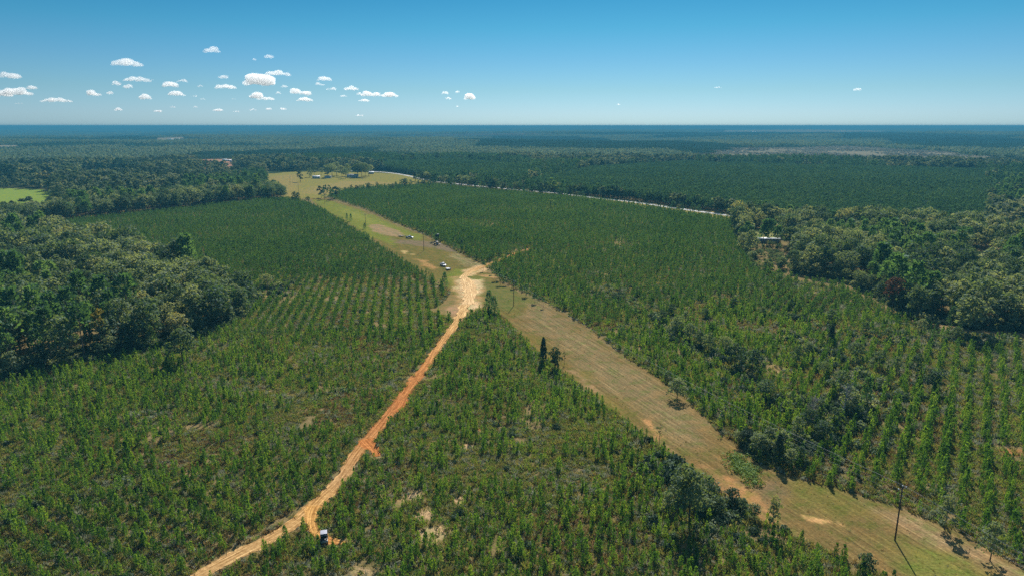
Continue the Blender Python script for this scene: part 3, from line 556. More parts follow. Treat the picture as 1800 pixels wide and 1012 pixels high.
def scatter(name, pts, rz, scl, idx, colname, label=None, cat=None, kind='stuff'):
    n = len(pts)
    if n == 0: return
    me = bpy.data.meshes.new(name); me.vertices.add(n); me.vertices.foreach_set('co', np.asarray(pts, np.float32).ravel())
    rot = np.zeros((n, 3), np.float32); rot[:, 2] = rz
    a = me.attributes.new('rot', 'FLOAT_VECTOR', 'POINT'); a.data.foreach_set('vector', rot.ravel())
    a = me.attributes.new('scl', 'FLOAT_VECTOR', 'POINT'); a.data.foreach_set('vector', np.asarray(scl, np.float32).ravel())
    a = me.attributes.new('pick', 'INT', 'POINT'); a.data.foreach_set('value', np.asarray(idx, np.int32))
    o = bpy.data.objects.new(name, me); COL.objects.link(o); tag(o, label, cat, None, kind)
    ng = bpy.data.node_groups.new(name, 'GeometryNodeTree'); ng.interface.new_socket('Geometry', in_out='INPUT', socket_type='NodeSocketGeometry'); ng.interface.new_socket('Geometry', in_out='OUTPUT', socket_type='NodeSocketGeometry')
    N = ng.nodes; gi = N.new('NodeGroupInput'); go = N.new('NodeGroupOutput'); ip = N.new('GeometryNodeInstanceOnPoints'); ci = N.new('GeometryNodeCollectionInfo')
    ci.inputs[0].default_value = PROTO[colname]; ci.inputs['Separate Children'].default_value = True; ci.inputs['Reset Children'].default_value = True
    ip.inputs['Pick Instance'].default_value = True
    def att(nm, ty):
        x = N.new('GeometryNodeInputNamedAttribute'); x.data_type = ty; x.inputs[0].default_value = nm; return x.outputs[0]
    er = N.new('FunctionNodeEulerToRotation'); L = ng.links
    L.new(gi.outputs[0], ip.inputs['Points']); L.new(ci.outputs[0], ip.inputs['Instance']); L.new(att('pick', 'INT'), ip.inputs['Instance Index'])
    L.new(att('rot', 'FLOAT_VECTOR'), er.inputs[0]); L.new(er.outputs[0], ip.inputs['Rotation']); L.new(att('scl', 'FLOAT_VECTOR'), ip.inputs['Scale']); L.new(ip.outputs[0], go.inputs[0])
    md = o.modifiers.new('scatter', 'NODES'); md.node_group = ng
    return o

# ------------------------------------------------------------------ where things grow
PL = P([(-200, 1200), (-200, 716), (0, 668), (215, 625), (370, 583), (425, 562), (440, 529), (403, 505), (350, 484), (303, 463), (200, 443), (110, 425), (0, 408), (110, 392), (300, 370), (470, 352), (520, 350), (560, 366), (595, 388), (640, 415), (700, 454), (735, 477), (770, 496), (792, 515), (775, 535), (752, 545), (780, 556), (800, 562), (745, 640), (560, 870), (250, 1060), (100, 1200)])
PM = P([(822, 556), (850, 541), (885, 557), (945, 620), (1015, 674), (1085, 727), (1180, 802), (1280, 874), (1340, 914), (1420, 952), (1500, 987), (1590, 1032), (1760, 1150), (100, 1200), (250, 1060), (560, 880), (745, 655)])
PR = P([(577, 347), (602, 338), (640, 332), (700, 329), (760, 327), (930, 341), (1050, 354), (1180, 374), (1290, 390), (1290, 415), (1330, 470), (1400, 495), (1480, 505), (1560, 545), (1620, 575), (1800, 600), (2050, 640), (2050, 1200), (1960, 1130), (1860, 1038), (1760, 976), (1690, 936), (1580, 891), (1500, 866), (1390, 836), (1335, 818), (1310, 788), (1260, 755), (1205, 698), (1150, 658), (1090, 620), (1030, 572), (965, 533), (915, 511), (880, 494), (850, 464), (800, 440), (745, 411), (700, 394), (640, 368)])
W1 = P([(-300, 730), (0, 660), (215, 618), (300, 603), (370, 578), (425, 556), (434, 530), (400, 508), (345, 488), (300, 466), (200, 446), (110, 428), (0, 410), (-300, 392)])
W2 = P([(-300, 392), (0, 406), (110, 392), (300, 370), (470, 351), (500, 349), (485, 338), (300, 352), (170, 362), (110, 374), (60, 384), (-300, 388)])
W3 = P([(1290, 392), (1300, 420), (1340, 462), (1400, 480), (1480, 490), (1560, 528), (1620, 560), (1700, 574), (1800, 580), (2000, 600), (2100, 440), (1800, 425), (1600, 402), (1400, 392), (1330, 386)])
D = P([(930, 324), (1050, 300), (1200, 290), (1400, 297), (1735, 306), (1740, 412), (1600, 404), (1400, 394), (1310, 384), (1180, 367), (1050, 349), (935, 336)])
DF = P([(650, 296), (800, 288), (930, 300), (925, 328), (760, 316), (700, 304)])
Lf = [P(FIELD), P(ROW), P([(-300, 330), (0, 331), (70, 333), (100, 340), (95, 352), (105, 368), (60, 380), (-300, 384)])]
YARD = P([(1312, 404), (1316, 440), (1328, 480), (1388, 480), (1382, 404)])
GAP = P([(1688, 438), (1756, 446), (1760, 480), (1692, 474)])
def row_points(poly, ang, rs, ts, jit):
    c, s = math.cos(ang), math.sin(ang); u = poly[:, 0]*c+poly[:, 1]*s; v = -poly[:, 0]*s+poly[:, 1]*c
    U, V = np.meshgrid(np.arange(u.min(), u.max(), ts), np.arange(v.min(), v.max(), rs)); U = U+rng.normal(0, jit, U.shape); V = V+rng.normal(0, jit*.7, V.shape)
    U, V = U.ravel(), V.ravel(); V = V+1.6*(fnoise(U, V, 60, 3)-.5); x = U*c-V*s; y = U*s+V*c
    k = inpoly(x, y, poly); return x[k], y[k]
def visible(x, y, z=0, mar=60):
    px, py, dep = project(x, y, z); mar = mar+170; return (px > -mar) & (px < 1800+mar) & (py < 1012+mar*1.6) & (y > 20)
def clear_roads(x, y, extra=1.0):
    k = np.ones(len(x), bool)
    for ln, ww in ((road_line, road_w), (spur, spw), (spur2, sp2w), (spur3, sp3w), (jn, jw)):
        k &= linedist(x, y, ln[::3]) > (np.mean(ww)/2+extra)
    return k
# low ground the brushy draws follow, right of the clearing and at the left wood
DRAWS = [P([(1060, 512), (1130, 545), (1190, 590), (1240, 625), (1300, 655)]), P([(1300, 655), (1350, 690), (1430, 720), (1500, 745)]), P([(1300, 775), (1380, 790), (1470, 770)]), P([(1400, 600), (1500, 640), (1560, 690), (1500, 745)]), P([(1380, 560), (1480, 590), (1600, 600), (1800, 600)]),
         P([(1175, 800), (1215, 880), (1300, 905)]), P([(60, 600), (200, 720), (420, 560)])[0:0] if False else P([(380, 545), (440, 530), (500, 500)])]
BARE = [(np.array(G(a, b)), c*project(*G(a, b), 0)[2]/F*1.5, (c/d)) for a, b, c, d, k_ in WASH if k_ in 'str']
def bare(x, y):
    """share of plants missing on washed-out spots"""
    m = np.zeros(len(x))
    for p_, r_, q_ in BARE: m = np.maximum(m, 1-smooth(.5, 1.1, np.hypot(x-p_[0], (y-p_[1])/1.2)/r_+.5*(fnoise(x, y, 4, 3)-.5)))
    return m
def draw_dist(x, y):
    d = np.full(len(x), 1e9)
    for l in DRAWS: d = np.minimum(d, linedist(x, y, l))
    return d
SX, SY, SH = [], [], []
XY = project
for poly, ang, rs, ts, hh, gap in ((PL, None, 4.0, .72, 2.85, .28), (PM, R(62), 3.9, .76, 2.75, .33), (PR, R(56), 4.3, .80, 3.3, .26)):
    parts = [(ang, lambda x, y: np.ones(len(x), bool))] if ang is not None else [(R(-33), lambda x, y: project(x, y, 0)[1] > 850), (R(99), lambda x, y: project(x, y, 0)[1] <= 850)]
    for a_, f_ in parts:
        x, y = row_points(poly, a_, rs, ts, .45); px_, py_, _ = project(x, y, 0); neat = ((px_ > 430) & (px_ < 800) & (py_ > 490) & (py_ < 585)) | ((px_ < 430) & (py_ > 860)) | ((px_ > 1400) & (py_ > 600)) | ((px_ > 1340) & (px_ < 1460) & (py_ > 490) & (py_ < 560)); jj = np.where(neat, np.where(px_ > 1400, .45, .1), 1.25); x = x+rng.normal(0, 1, len(x))*jj; y = y+rng.normal(0, 1, len(y))*jj; k = inpoly(x, y, poly) & f_(x, y) & visible(x, y, 3, 90); x, y = x[k], y[k]
        k = clear_roads(x, y, .7); x, y = x[k], y[k]
        d = np.hypot(x, y); dens = fnoise(x, y, 26, 7)*.6+fnoise(x, y, 7, 2)*.4
        g = gap+.06-smooth(250, 480, d)*.22; keep = dens > g+.10*rng.random(len(x)); keep &= rng.random(len(x)) > .10+.6*bare(x, y)
        keep &= (draw_dist(x, y) > 5) | (rng.random(len(x)) < .4)
        x, y = x[keep], y[keep]; d = np.hypot(x, y)
        h = hh*(.62+.62*fnoise(x, y, 40, 8))*rng.uniform(.55, 1.30, len(x))*(1+.30*smooth(240, 480, d))
        if poly is PR: h *= 1+.28*smooth(90, 130, x)*(1-smooth(170, 230, d))
        SX.append(x); SY.append(y); SH.append(h)
SX, SY, SH = map(np.concatenate, (SX, SY, SH))
print('saplings', len(SX))

# ---- hardwoods and tall pines
TR = []     # x, y, h, kind(0 hw, 1 pine), zone
def add_trees(x, y, h, kd, zone):
    TR.append(np.stack([x, y, h, np.broadcast_to(kd, x.shape), np.full(x.shape, zone)], 1))
def grid(poly, s_, jit=.32):
    x, y = row_points(poly, R(31), s_, s_, s_*jit); k = visible(x, y, 15, 150); return x[k], y[k]
for poly, zone, s_, hr, pinefrac in ((W1, 1, 7.0, (10, 20), .18), (W2, 2, 7.5, (12, 18), .04), (W3, 3, 7.6, (9.5, 19), .10)):
    x, y = grid(poly, s_); k = ~inpoly(x, y, YARD) & ~inpoly(x, y, GAP); k &= linedist(x, y, HWY[::4]) > 9; x, y = x[k], y[k]
    pf = (fnoise(x, y, 70, 5) > 1-pinefrac-.22) & (rng.random(len(x)) < .75)
    h = rng.uniform(*hr, len(x))*(.8+.4*fnoise(x, y, 45, 2)); h[pf] *= 1.15
    add_trees(x, y, h, pf.astype(float), zone)
SPECIAL = []
for px, py, h, kd in [(1205, 568, 6, 0), (1180, 556, 6, 0), (1165, 570, 6.5, 0), (1190, 588, 7.5, 0), (1212, 602, 8, 0), (1230, 612, 7, 0), (1245, 620, 8, 0), (1275, 618, 6, 0), (1290, 648, 10, 0), (1322, 660, 9.5, 0), (1302, 640, 7, 0), (1345, 705, 7, 0), (1400, 640, 7, 0), (1420, 628, 6, 0),
                      (1448, 665, 6, 0), (1505, 640, 8, 0), (1545, 650, 7, 0), (1575, 655, 6, 0), (1610, 660, 8, 0), (1640, 690, 8, 0), (1475, 700, 9, 0), (1440, 745, 8, 0), (1465, 760, 8, 0), (1490, 725, 9, 0), (1520, 720, 10, 1), (1500, 735, 8, 0), (1420, 760, 7, 0), (1400, 775, 7.5, 0), (1375, 800, 7, 0), (1350, 790, 7, 0), (1445, 780, 6.5, 0),
                      (1320, 520, 7, 0), (1290, 545, 6, 0), (1340, 560, 5.5, 0), (1390, 545, 6, 0), (1120, 520, 5, 0), (1080, 530, 5, 0), (1240, 560, 5, 0), (1560, 600, 6, 0), (1620, 590, 7, 0), (1520, 590, 6, 0), (1460, 570, 7, 0), (1680, 600, 6, 0), (1740, 610, 6, 0),
                      (1245, 885, 6.5, 0), (1190, 880, 6.5, 0), (1285, 890, 4.5, 0), (1305, 903, 4.2, 0), (1262, 908, 5, 0), (1175, 900, 5, 0), (1325, 912, 3.6, 0), (1225, 895, 6, 0), (1240, 905, 4, 0), (430, 540, 9, 1), (410, 548, 11, 1), (395, 555, 12, 1), (440, 528, 7, 0), (470, 505, 7, 0), (390, 560, 14, 1),
                      (880, 500, 6, 1), (872, 492, 6.5, 1), (850, 476, 5, 1), (925, 520, 6, 1), (940, 532, 5, 1), (1175, 668, 3.5, 0), (1140, 640, 3.2, 0), (903, 506, 5, 1), (890, 500, 5.5, 1), (864, 482, 4.5, 1), (878, 492, 6.5, 1), (955, 540, 4.5, 1), (1298, 782, 4, 0), (1330, 800, 6, 0), (1388, 822, 5, 0), (1405, 815, 5, 0)]:
    x, y = G(px, py); SPECIAL.append((x, y, h, kd, 4))
# line of tall trees along the paved road and hedge by the field
for i in range(0, len(HWY)-1):
    a, b = HWY[i], HWY[i+1]; L = np.linalg.norm(b-a); k = max(1, int(L/6.5))
    for j in range(k):
        q = a+(b-a)*(j+rnd.random()*.6)/k; nrm = np.array([-(b-a)[1], (b-a)[0]])/L*-1
        if nrm[1] < 0: nrm = -nrm
        px, py, _ = project(q[0], q[1], 0)
        if 935 < px < 1700:
            for off in (12, 18):
                if rnd.random() < .9: SPECIAL.append((q[0]+nrm[0]*(off+rnd.uniform(-2, 2)), q[1]+nrm[1]*(off+rnd.uniform(-2, 2)), rnd.uniform(11, 15), 1 if rnd.random() < .75 else 0, 6))
        for _ in range(2 if 757 < px < 930 else 0): SPECIAL.append((q[0]-nrm[0]*rnd.uniform(12, 30), q[1]-nrm[1]*rnd.uniform(12, 30), rnd.uniform(11, 16), 0, 7))
        if (930 <= px < 1042 or 1188 < px < 1245 or 1300 < px < 1420):
            for _ in (0, 1): SPECIAL.append((q[0]-nrm[0]*rnd.uniform(9, 16), q[1]-nrm[1]*rnd.uniform(9, 16), rnd.uniform(6.5, 9), 1 if rnd.random() < .6 else 0, 6))
for _ in range(70):
    u_, v_ = rnd.uniform(1318, 1385), rnd.uniform(438, 478); SPECIAL.append((*G(u_, v_), rnd.uniform(2.5, 4.5+(v_-438)*.09), 0, 4))
for _ in range(16): SPECIAL.append((*G(rnd.uniform(1326, 1372), rnd.uniform(431, 440)), rnd.uniform(2.2, 4.0), 0, 4))
for q in (W1, W3):
    for a_, b_ in zip(q, np.roll(q, -1, 0)):
        for _ in range(int(np.linalg.norm(b_-a_)/4.5)):
            p_ = a_+(b_-a_)*rnd.random()+np.array([rnd.uniform(-2, 2), -rnd.uniform(0, 7)])
            if visible(p_[0], p_[1], 5, 10) and not inpoly(p_[:1], p_[1:2], YARD)[0] and not inpoly(p_[:1]*1.0, p_[1:2]+14, W2)[0]: SPECIAL.append((p_[0], p_[1], rnd.uniform(4.5, 10), 1 if rnd.random() < .15 else 0, 1 if q is W1 else 3))
SPECIAL = np.array(SPECIAL)
# trees along the far edge of the right stand, beside the hay field
edge = [(565, 348), (572, 350), (580, 346), (590, 349), (584, 352), (597, 343), (607, 338), (613, 337), (618, 338), (628, 337), (634, 336), (640, 336), (648, 334), (663, 333), (650, 336), (690, 334), (696, 332), (705, 334), (712, 331), (722, 332), (735, 330), (745, 329), (755, 332)]
eh = [14, 15, 13, 14, 12, 9, 6, 6, 9, 8, 8, 6, 9, 9, 6, 8, 9, 12, 13, 11, 9, 10, 11]
EDGE = np.array([(*G(a, b), h, 1 if i % 3 else 0, 8) for i, ((a, b), h) in enumerate(zip(edge, eh))])
YT = np.array([(*G(a, b), h, 0, 9) for a, b, h in [(478, 352, 16), (496, 352, 15), (518, 354, 11), (524, 353, 10), (542, 357, 7)]])
FARM = np.array([(*G(a, b), h*1.22, 0, 10) for a, b, h in [(528, 320, 15), (545, 312, 13), (553, 309, 12), (576, 313, 14), (584, 311, 17), (592, 309, 19), (601, 311, 16), (607, 314, 13), (612, 310, 17), (629, 312, 18), (636, 311, 19), (642, 312, 18), (648, 309, 15), (565, 308, 10)]])
PL1 = np.array([(*G(a, b), h, k, z) for a, b, h, k, z in [(1318, 436, 15, 1, 11), (1341, 433, 18, 1, 11), (1347, 434, 19, 1, 11), (1354, 433, 18, 1, 11), (1312, 425, 14, 1, 11), (1366, 437, 15, 1, 11), (1372, 430, 15, 0, 11), (1305, 440, 12, 0, 11)]])

def pick_mid():
    """forest between the plantation and the rolling land: single trees"""
    xs = np.arange(-1500, 1500, 9.5); ys = np.arange(380, 1700, 9.5); X, Y = np.meshgrid(xs, ys); x = (X+rng.normal(0, 2.6, X.shape)).ravel(); y = (Y+rng.normal(0, 2.6, Y.shape)).ravel()
    k = visible(x, y, 15, 60) & (np.hypot(x, y) < 1700); x, y = x[k], y[k]
    bad = np.zeros(len(x), bool)
    for q in (PL, PM, PR, W1, W2, W3, D, DF, *Lf, YARD, *[f for f, v in FARF]): bad |= inpoly(x, y, q)
    bad |= linedist(x, y, HWY[::4]) < 11
    px, py, _ = project(x, y, 0)
    bad |= (py > 301) & (px > 470) & (px < 760)
    bad |= (py > 348) & (px > 470) & (px < 1290)
    bad |= (rng.random(len(x)) < .12) | (fnoise(x, y, 60, 33) > .70)
    x, y, px, py = x[~bad], y[~bad], px[~bad], py[~bad]
    op = (fnoise(x, y, 120, 12) < .33) & (px < 460) & (rng.random(len(x)) < .55); x, y = x[~op], y[~op]
    return x, y
x, y = pick_mid(); sv_ = stand(x+40*fnoise(x, y, 80, 3), y, 330., 9); pf = (sv_ > .62) & (rng.random(len(x)) < .93); h = rng.uniform(9, 20, len(x))*(.75+.5*fnoise(x, y, 90, 2))
add_trees(x, y, h, pf.astype(float), 5)
for poly, s_, hh in ((D, 4.2, 9.5), (DF, 4.6, 12)):
    x, y = row_points(poly, R(34), s_, s_*.9, .8); k = visible(x, y, 8, 60) & (linedist(x, y, HWY[::4]) > 12); x, y = x[k], y[k]
    thin = rng.random(len(x)) > smooth(.40, .7, fnoise(x, y, 150, 19))*.45*(project(x, y, 0)[1] > 318); x, y = x[thin], y[thin]
    add_trees(x, y, hh*rng.uniform(.75, 1.15, len(x))*(.85+.3*fnoise(x, y, 80, 4)), 1., 12)
TR = np.vstack(TR+[SPECIAL, EDGE, YT, FARM, PL1]); print('trees', len(TR))

# ------------------------------------------------------------------ single, nameable trees first, then the 300 nearest of each kind, then the rest
def near_sort(x, y, hz):
    px, py, dep = project(x, y, hz*.6); ins = (px > 2) & (px < 1798) & (py > 2) & (py < 1010); return np.where(ins, dep/np.maximum(hz, .5)**1.0, 1e9)
LAB = {
 1: ('hardwood in the big left wood, {k}', 'trees of the left wood'), 2: ('tree in the long left band of wood behind young pines, {k}', 'trees of the long left band'),
 3: ('tree in the right wood beside the young pine rows, {k}', 'trees of the right wood'), 4: ('low bushy tree in the brushy draw between young pines, {k}', 'trees in the brushy draws'),
 5: ('tree in the mixed forest beyond the plantations, {k}', 'forest trees beyond the plantations'), 6: ('tall roadside tree behind the pale paved road, {k}', 'trees lining the paved road'),
 7: ('tree in the hedgerow right of the hay field, {k}', 'hedgerow trees'), 8: ('tree edging the hay field beside the right young stand, {k}', 'trees edging the hay field'),
 9: ('big round tree at the left corner where the clearing meets the hay field, {k}', 'trees at the clearing corner'), 10: ('broad oak-like tree around the farmhouses in the hay field, {k}', 'farmyard trees'),
 11: ('tall slim tree around the long white-roofed house, {k}', 'trees round the white-roofed house'), 12: ('dense dark plantation pine right of the paved road, {k}', 'older plantation pines')}
def put_tree(i, x, y, h, kd, zone, wid=None, label=None, name=None, cat='tree', cm=None, group=None, cmat=None, var=None):
    pine = kd > .5; C_, T_ = (pn_crowns, pn_trunks) if pine else (hw_crowns, hw_trunks); v = (4 if h < 9.6 else int(rng.integers(0, 4))) if pine else (int(rng.choice([1, 3, 5])) if (h < 10 or zone in (4, 7, 9, 10)) else int(rng.integers(0, 6)))
    z = float(height(x, y)); root = empty(name or ('pine_tree' if pine else 'broadleaf_tree'), (x, y, z), float(rng.random()*6.28))
    wd = wid if wid else float(rng.uniform(.9, 1.2)); s = (h*wd, h*wd, h); root.scale = s
    lab, grp = LAB.get(int(zone), ('tree', None)); kk = 'tall pine' if pine else 'leafy crown'
    tag(root, label or lab.format(k=kk), cat, grp if not label else group)
    for nm, me in (('crown', cm if cm else C_[v]), ('trunk', T_[v])):
        o = bpy.data.objects.new(nm, me); COL.objects.link(o); o.parent = root
    return root
key = near_sort(TR[:, 0], TR[:, 1], TR[:, 2]); single = np.zeros(len(TR), bool)
for kk in (0, 1):
    m = np.nonzero((TR[:, 3] > .5) == bool(kk))[0]; o_ = m[np.argsort(key[m])][:285]; o_ = o_[key[o_] < 1e8]; single[o_] = True
for i in np.nonzero(single)[0]: put_tree(i, *TR[i])
rest = TR[~single]; z = height(rest[:, 0], rest[:, 1]); d = np.hypot(rest[:, 0], rest[:, 1]); d = np.where(np.isin(rest[:, 4], (1, 2, 3, 7, 9, 10, 11)), 300, d); pine = rest[:, 3] > .5
def scl(h, lo=.9, hi=1.25): w_ = h*rng.uniform(lo, hi, len(h)); return np.stack([w_, w_, h], 1)
for nm, k, colname, nv, lab in (('woodland_trees', ~pine & (d < 560), 'hardwood_near', 6, 'rest of the leafy trees filling the near woods'), ('pine_woods', pine & (d < 560), 'pine_near', 4, 'rest of the tall pines among the near woods'),
                           ('leafy_forest', ~pine & (d >= 560), 'hardwood_far', 4, 'leafy forest canopy beyond the young plantations'), ('pine_forest', pine & (d >= 560), 'pine_far', 3, 'dense dark pine stands beyond the paved road')):
    q = rest[k]; scatter(nm, np.stack([q[:, 0], q[:, 1], z[k]], 1), rng.random(len(q))*6.28, scl(q[:, 2]), rng.integers(0, nv, len(q)), colname, lab, 'forest')

# saplings
key = near_sort(SX, SY, SH*0+2.5); o_ = np.argsort(key)[:300]; single = np.zeros(len(SX), bool); single[o_] = True
for i in o_:
    x, y, h = SX[i], SY[i], SH[i]; px = project(x, y, 0)[0]; left = inpoly(np.array([x]), np.array([y]), PL)[0]; mid = inpoly(np.array([x]), np.array([y]), PM)[0]
    g, l = (('young pines in the lower left rows', 'knee-bright green young pine in the diagonal rows of the lower left corner') if left else ('young pines along the lower edge between road and clearing', 'small green young pine at the bottom edge between dirt road and mown clearing') if mid else ('young pines in the lower right rows', 'taller green young pine in the straight rows at lower right'))
    o = bpy.data.objects.new('young_pine', sap_mesh[int(rng.integers(0, 6))]); COL.objects.link(o); o.location = (x, y, 0); wd = h*rng.uniform(.85, 1.25); o.scale = (wd, wd, h); o.rotation_euler = (0, 0, rng.random()*6.28)
    tag(o, l.replace('knee-bright ', 'bright '), 'pine sapling', g)
x, y, h = SX[~single], SY[~single], SH[~single]; d = np.hypot(x, y)
d = d+140*(fnoise(x, y, 45, 77)-.5)+rng.normal(0, 25, len(x))
for k, colname, nv in ((d < 300, 'sapling_near', 6), (d >= 300, 'sapling_far', 4)):
    n_ = k.sum(); scatter('young_pines', np.stack([x[k], y[k], np.zeros(n_)], 1), rng.random(n_)*6.28, scl(h[k], .85, 1.3), rng.integers(0, nv, n_), colname, 'young planted pines covering the cleared land', 'young pines')

# shrubs and ground brush
def rand_area(dmin, dmax, per):
    n = int(.80*(dmax**2-dmin**2)/per*1.15); r_ = np.sqrt(rng.uniform(dmin**2, dmax**2, n)); th = rng.uniform(-.72, .72, n); x, y = r_*np.sin(th), r_*np.cos(th)
    k = visible(x, y, 0, 30); x, y = x[k], y[k]; ok = inpoly(x, y, PL) | inpoly(x, y, PM) | inpoly(x, y, PR); ok &= clear_roads(x, y, -.1); return x[ok], y[ok]
bx, by, bs, bi = [], [], [], []
for dmin, dmax, per, s0 in ((90, 200, .42, .95), (200, 330, .8, 1.25), (330, 620, 3.0, 1.7)):
    x, y = rand_area(dmin, dmax, per); a = fnoise(x, y, 22, 21); b = fnoise(x, y, 9, 31); dr = np.minimum(draw_dist(x, y), 60)
    right = np.clip((x-40)/80, 0, 1)
    p_pale = np.clip((b-.46)*3, 0, .6)*(.45+.55*right)*.8+.06; p_brown = np.clip((a-.52)*2.2, .02, .32); u = rng.random(len(x))
    kind = np.where(u < p_pale, 3, np.where(u < p_pale+p_brown, 2, np.where(rng.random(len(x)) < .5, 0, 1)))
    drop = (rng.random(len(x)) < .12) | (fnoise(x, y, 9, 61) > .74) | (rng.random(len(x)) < .85*bare(x, y)); x, y, kind, dr = x[~drop], y[~drop], kind[~drop], dr[~drop]
    bx.append(x); by.append(y); bs.append(s0*rng.uniform(.6, 1.5, len(x))*(1+.5*np.exp(-dr/8))); bi.append(kind*2+rng.integers(0, 2, len(x)))
bx, by, bs, bi = map(np.concatenate, (bx, by, bs, bi)); print('brush', len(bx))
x, y = rng.uniform(-60, 150, 150000), rng.uniform(90, 420, 150000); k = inpoly(x, y, P(ROW)) & visible(x, y, 0, 20); x, y = x[k], y[k]
k = rng.random(len(x)) < .05+.3*np.clip((fnoise(x, y, 12, 71)-.5)*3, 0, 1); x, y = x[k], y[k]; print('weeds', len(x))
bx = np.concatenate([bx, x]); by = np.concatenate([by, y]); bs = np.concatenate([bs, rng.uniform(.12, .36, len(x))]); bi = np.concatenate([bi, rng.choice([1, 3, 3, 5, 7], len(x))])
scatter('brush', np.stack([bx, by, np.zeros(len(bx))], 1), rng.random(len(bx))*6.28, np.stack([bs, bs, bs*rng.uniform(.5, 1.0, len(bx))], 1), bi, 'brush', 'weeds and low brush between the young pines', 'brush')
# woody shrubs
x, y = rand_area(95, 560, 14); dr = draw_dist(x, y); pr = np.exp(-(dr/9)**2)*.95+.035+.18*np.clip((fnoise(x, y, 30, 41)-.58)*4, 0, 1); k = rng.random(len(x)) < pr; x, y, dr = x[k], y[k], dr[k]
ex, ey = [], []
for q, n_ in ((W1, 3600), (W3, 3000)):
    lo, hi = q.min(0)-8, q.max(0)+8; a = rng.uniform(lo[0], hi[0], 90000); b = rng.uniform(lo[1], hi[1], 90000); k = visible(a, b, 2, 20); a, b = a[k], b[k]
    dd_ = linedist(a, b, np.vstack([q, q[:1]])); k = (dd_ < np.where(inpoly(a, b, q), 13, 3.5)) & ~inpoly(a, b, YARD); a, b = a[k][:n_], b[k][:n_]; ex.append(a); ey.append(b)
x = np.concatenate([x]+ex); y = np.concatenate([y]+ey); dr = np.concatenate([dr, np.full(len(x)-len(dr), 6.)])
hs = rng.uniform(1.2, 2.6, len(x))*(1+.9*np.exp(-dr/8)); key = near_sort(x, y, hs); single = np.zeros(len(x), bool); o_ = np.argsort(key)[:290]; o_ = o_[key[o_] < 1e8]; single[o_] = True
for i in o_:
    dk = rng.random() < .45; me = bush_mesh['shrub_dark' if dk else 'shrub_leaf'][int(rng.integers(0, 3))]; o = bpy.data.objects.new('shrub', me); COL.objects.link(o); o.location = (x[i], y[i], 0); o.rotation_euler = (0, 0, rng.random()*6.28); o.scale = (hs[i]*1.15, hs[i]*1.1, hs[i])
    zone = 'right of the mown clearing' if inpoly(np.array([x[i]]), np.array([y[i]]), PR)[0] else 'between the dirt road and the mown clearing' if inpoly(np.array([x[i]]), np.array([y[i]]), PM)[0] else 'left of the dirt road'
    tag(o, ('dark green' if dk else 'grey-green')+' shrub among the young pines '+zone, 'shrub', ('dark' if dk else 'grey-green')+' shrubs '+zone)
q = ~single; n_ = q.sum(); scatter('shrub_cover', np.stack([x[q], y[q], np.zeros(n_)], 1), rng.random(n_)*6.28, np.stack([hs[q]*1.15, hs[q]*1.1, hs[q]], 1), rng.integers(0, 6, n_), 'shrubs', 'farther shrubs mixed through the young pines', 'shrubs')

# distant canopy to the horizon
T = 120; xs = np.arange(-26000, 26000, T); ys = np.arange(1300, 31000, T); X, Y = np.meshgrid(xs, ys); x, y = X.ravel(), Y.ravel(); k = visible(x, y, 0, 60) & (np.hypot(x, y) > 1690); x, y = x[k], y[k]
d = np.hypot(x, y); k = (d < 9000) | ((np.round(x/T) % 2 == 0) & (np.round(y/T) % 2 == 0)); x, y, d = x[k], y[k], d[k]
px, py, _ = project(x, y, height(x, y))
DP = [P(a) for a in ([(815, 250), (850, 243), (1000, 242), (1290, 256), (1250, 272), (1000, 268), (830, 262)], [(1530, 247), (1830, 248), (1830, 270), (1640, 264), (1560, 260)], [(380, 274), (640, 262), (700, 268), (560, 278), (200, 286)], [(640, 285), (930, 296), (900, 283), (700, 278)])]
bad = np.zeros(len(x), bool); cutm = np.zeros(len(x), bool)
for f_, v in FARF:
    c0 = inpoly(x, y, f_); bad |= c0 & ((v == 1) | (rng.random(len(x)) < .25)); cutm |= c0 & (v == 2)
pn = np.zeros(len(x), bool)
for q in DP: pn |= inpoly(x, y, q)
nz = stand(x, y, 900.); nz2 = fnoise(x, y*2.0, 3000, 51); pn |= nz > .66
pick = np.where(pn, 4, np.where(nz < .40, rng.integers(0, 2, len(x)), np.where((nz > .60) & (nz < .66) & (d < 12000), 5, rng.integers(2, 4, len(x)))))
pick = np.where(cutm, 5, pick); x, y, d, pick = x[~bad], y[~bad], d[~bad], pick[~bad]
sc_ = np.where(d < 9000, 1.04, 2.08); hh = np.where(d < 9000, rng.uniform(.85, 1.15, len(x)), 1.25)*np.where((pick == 4) & (stand(x, y, 900.) > .84), .6, 1)
print('tiles', len(x)); scatter('distant_forest', np.stack([x, y, height(x, y)-.5], 1), rng.integers(0, 4, len(x))*math.pi/2, np.stack([sc_, sc_, hh], 1), pick, 'canopy', 'continuous forest rolling away to the horizon', 'forest')

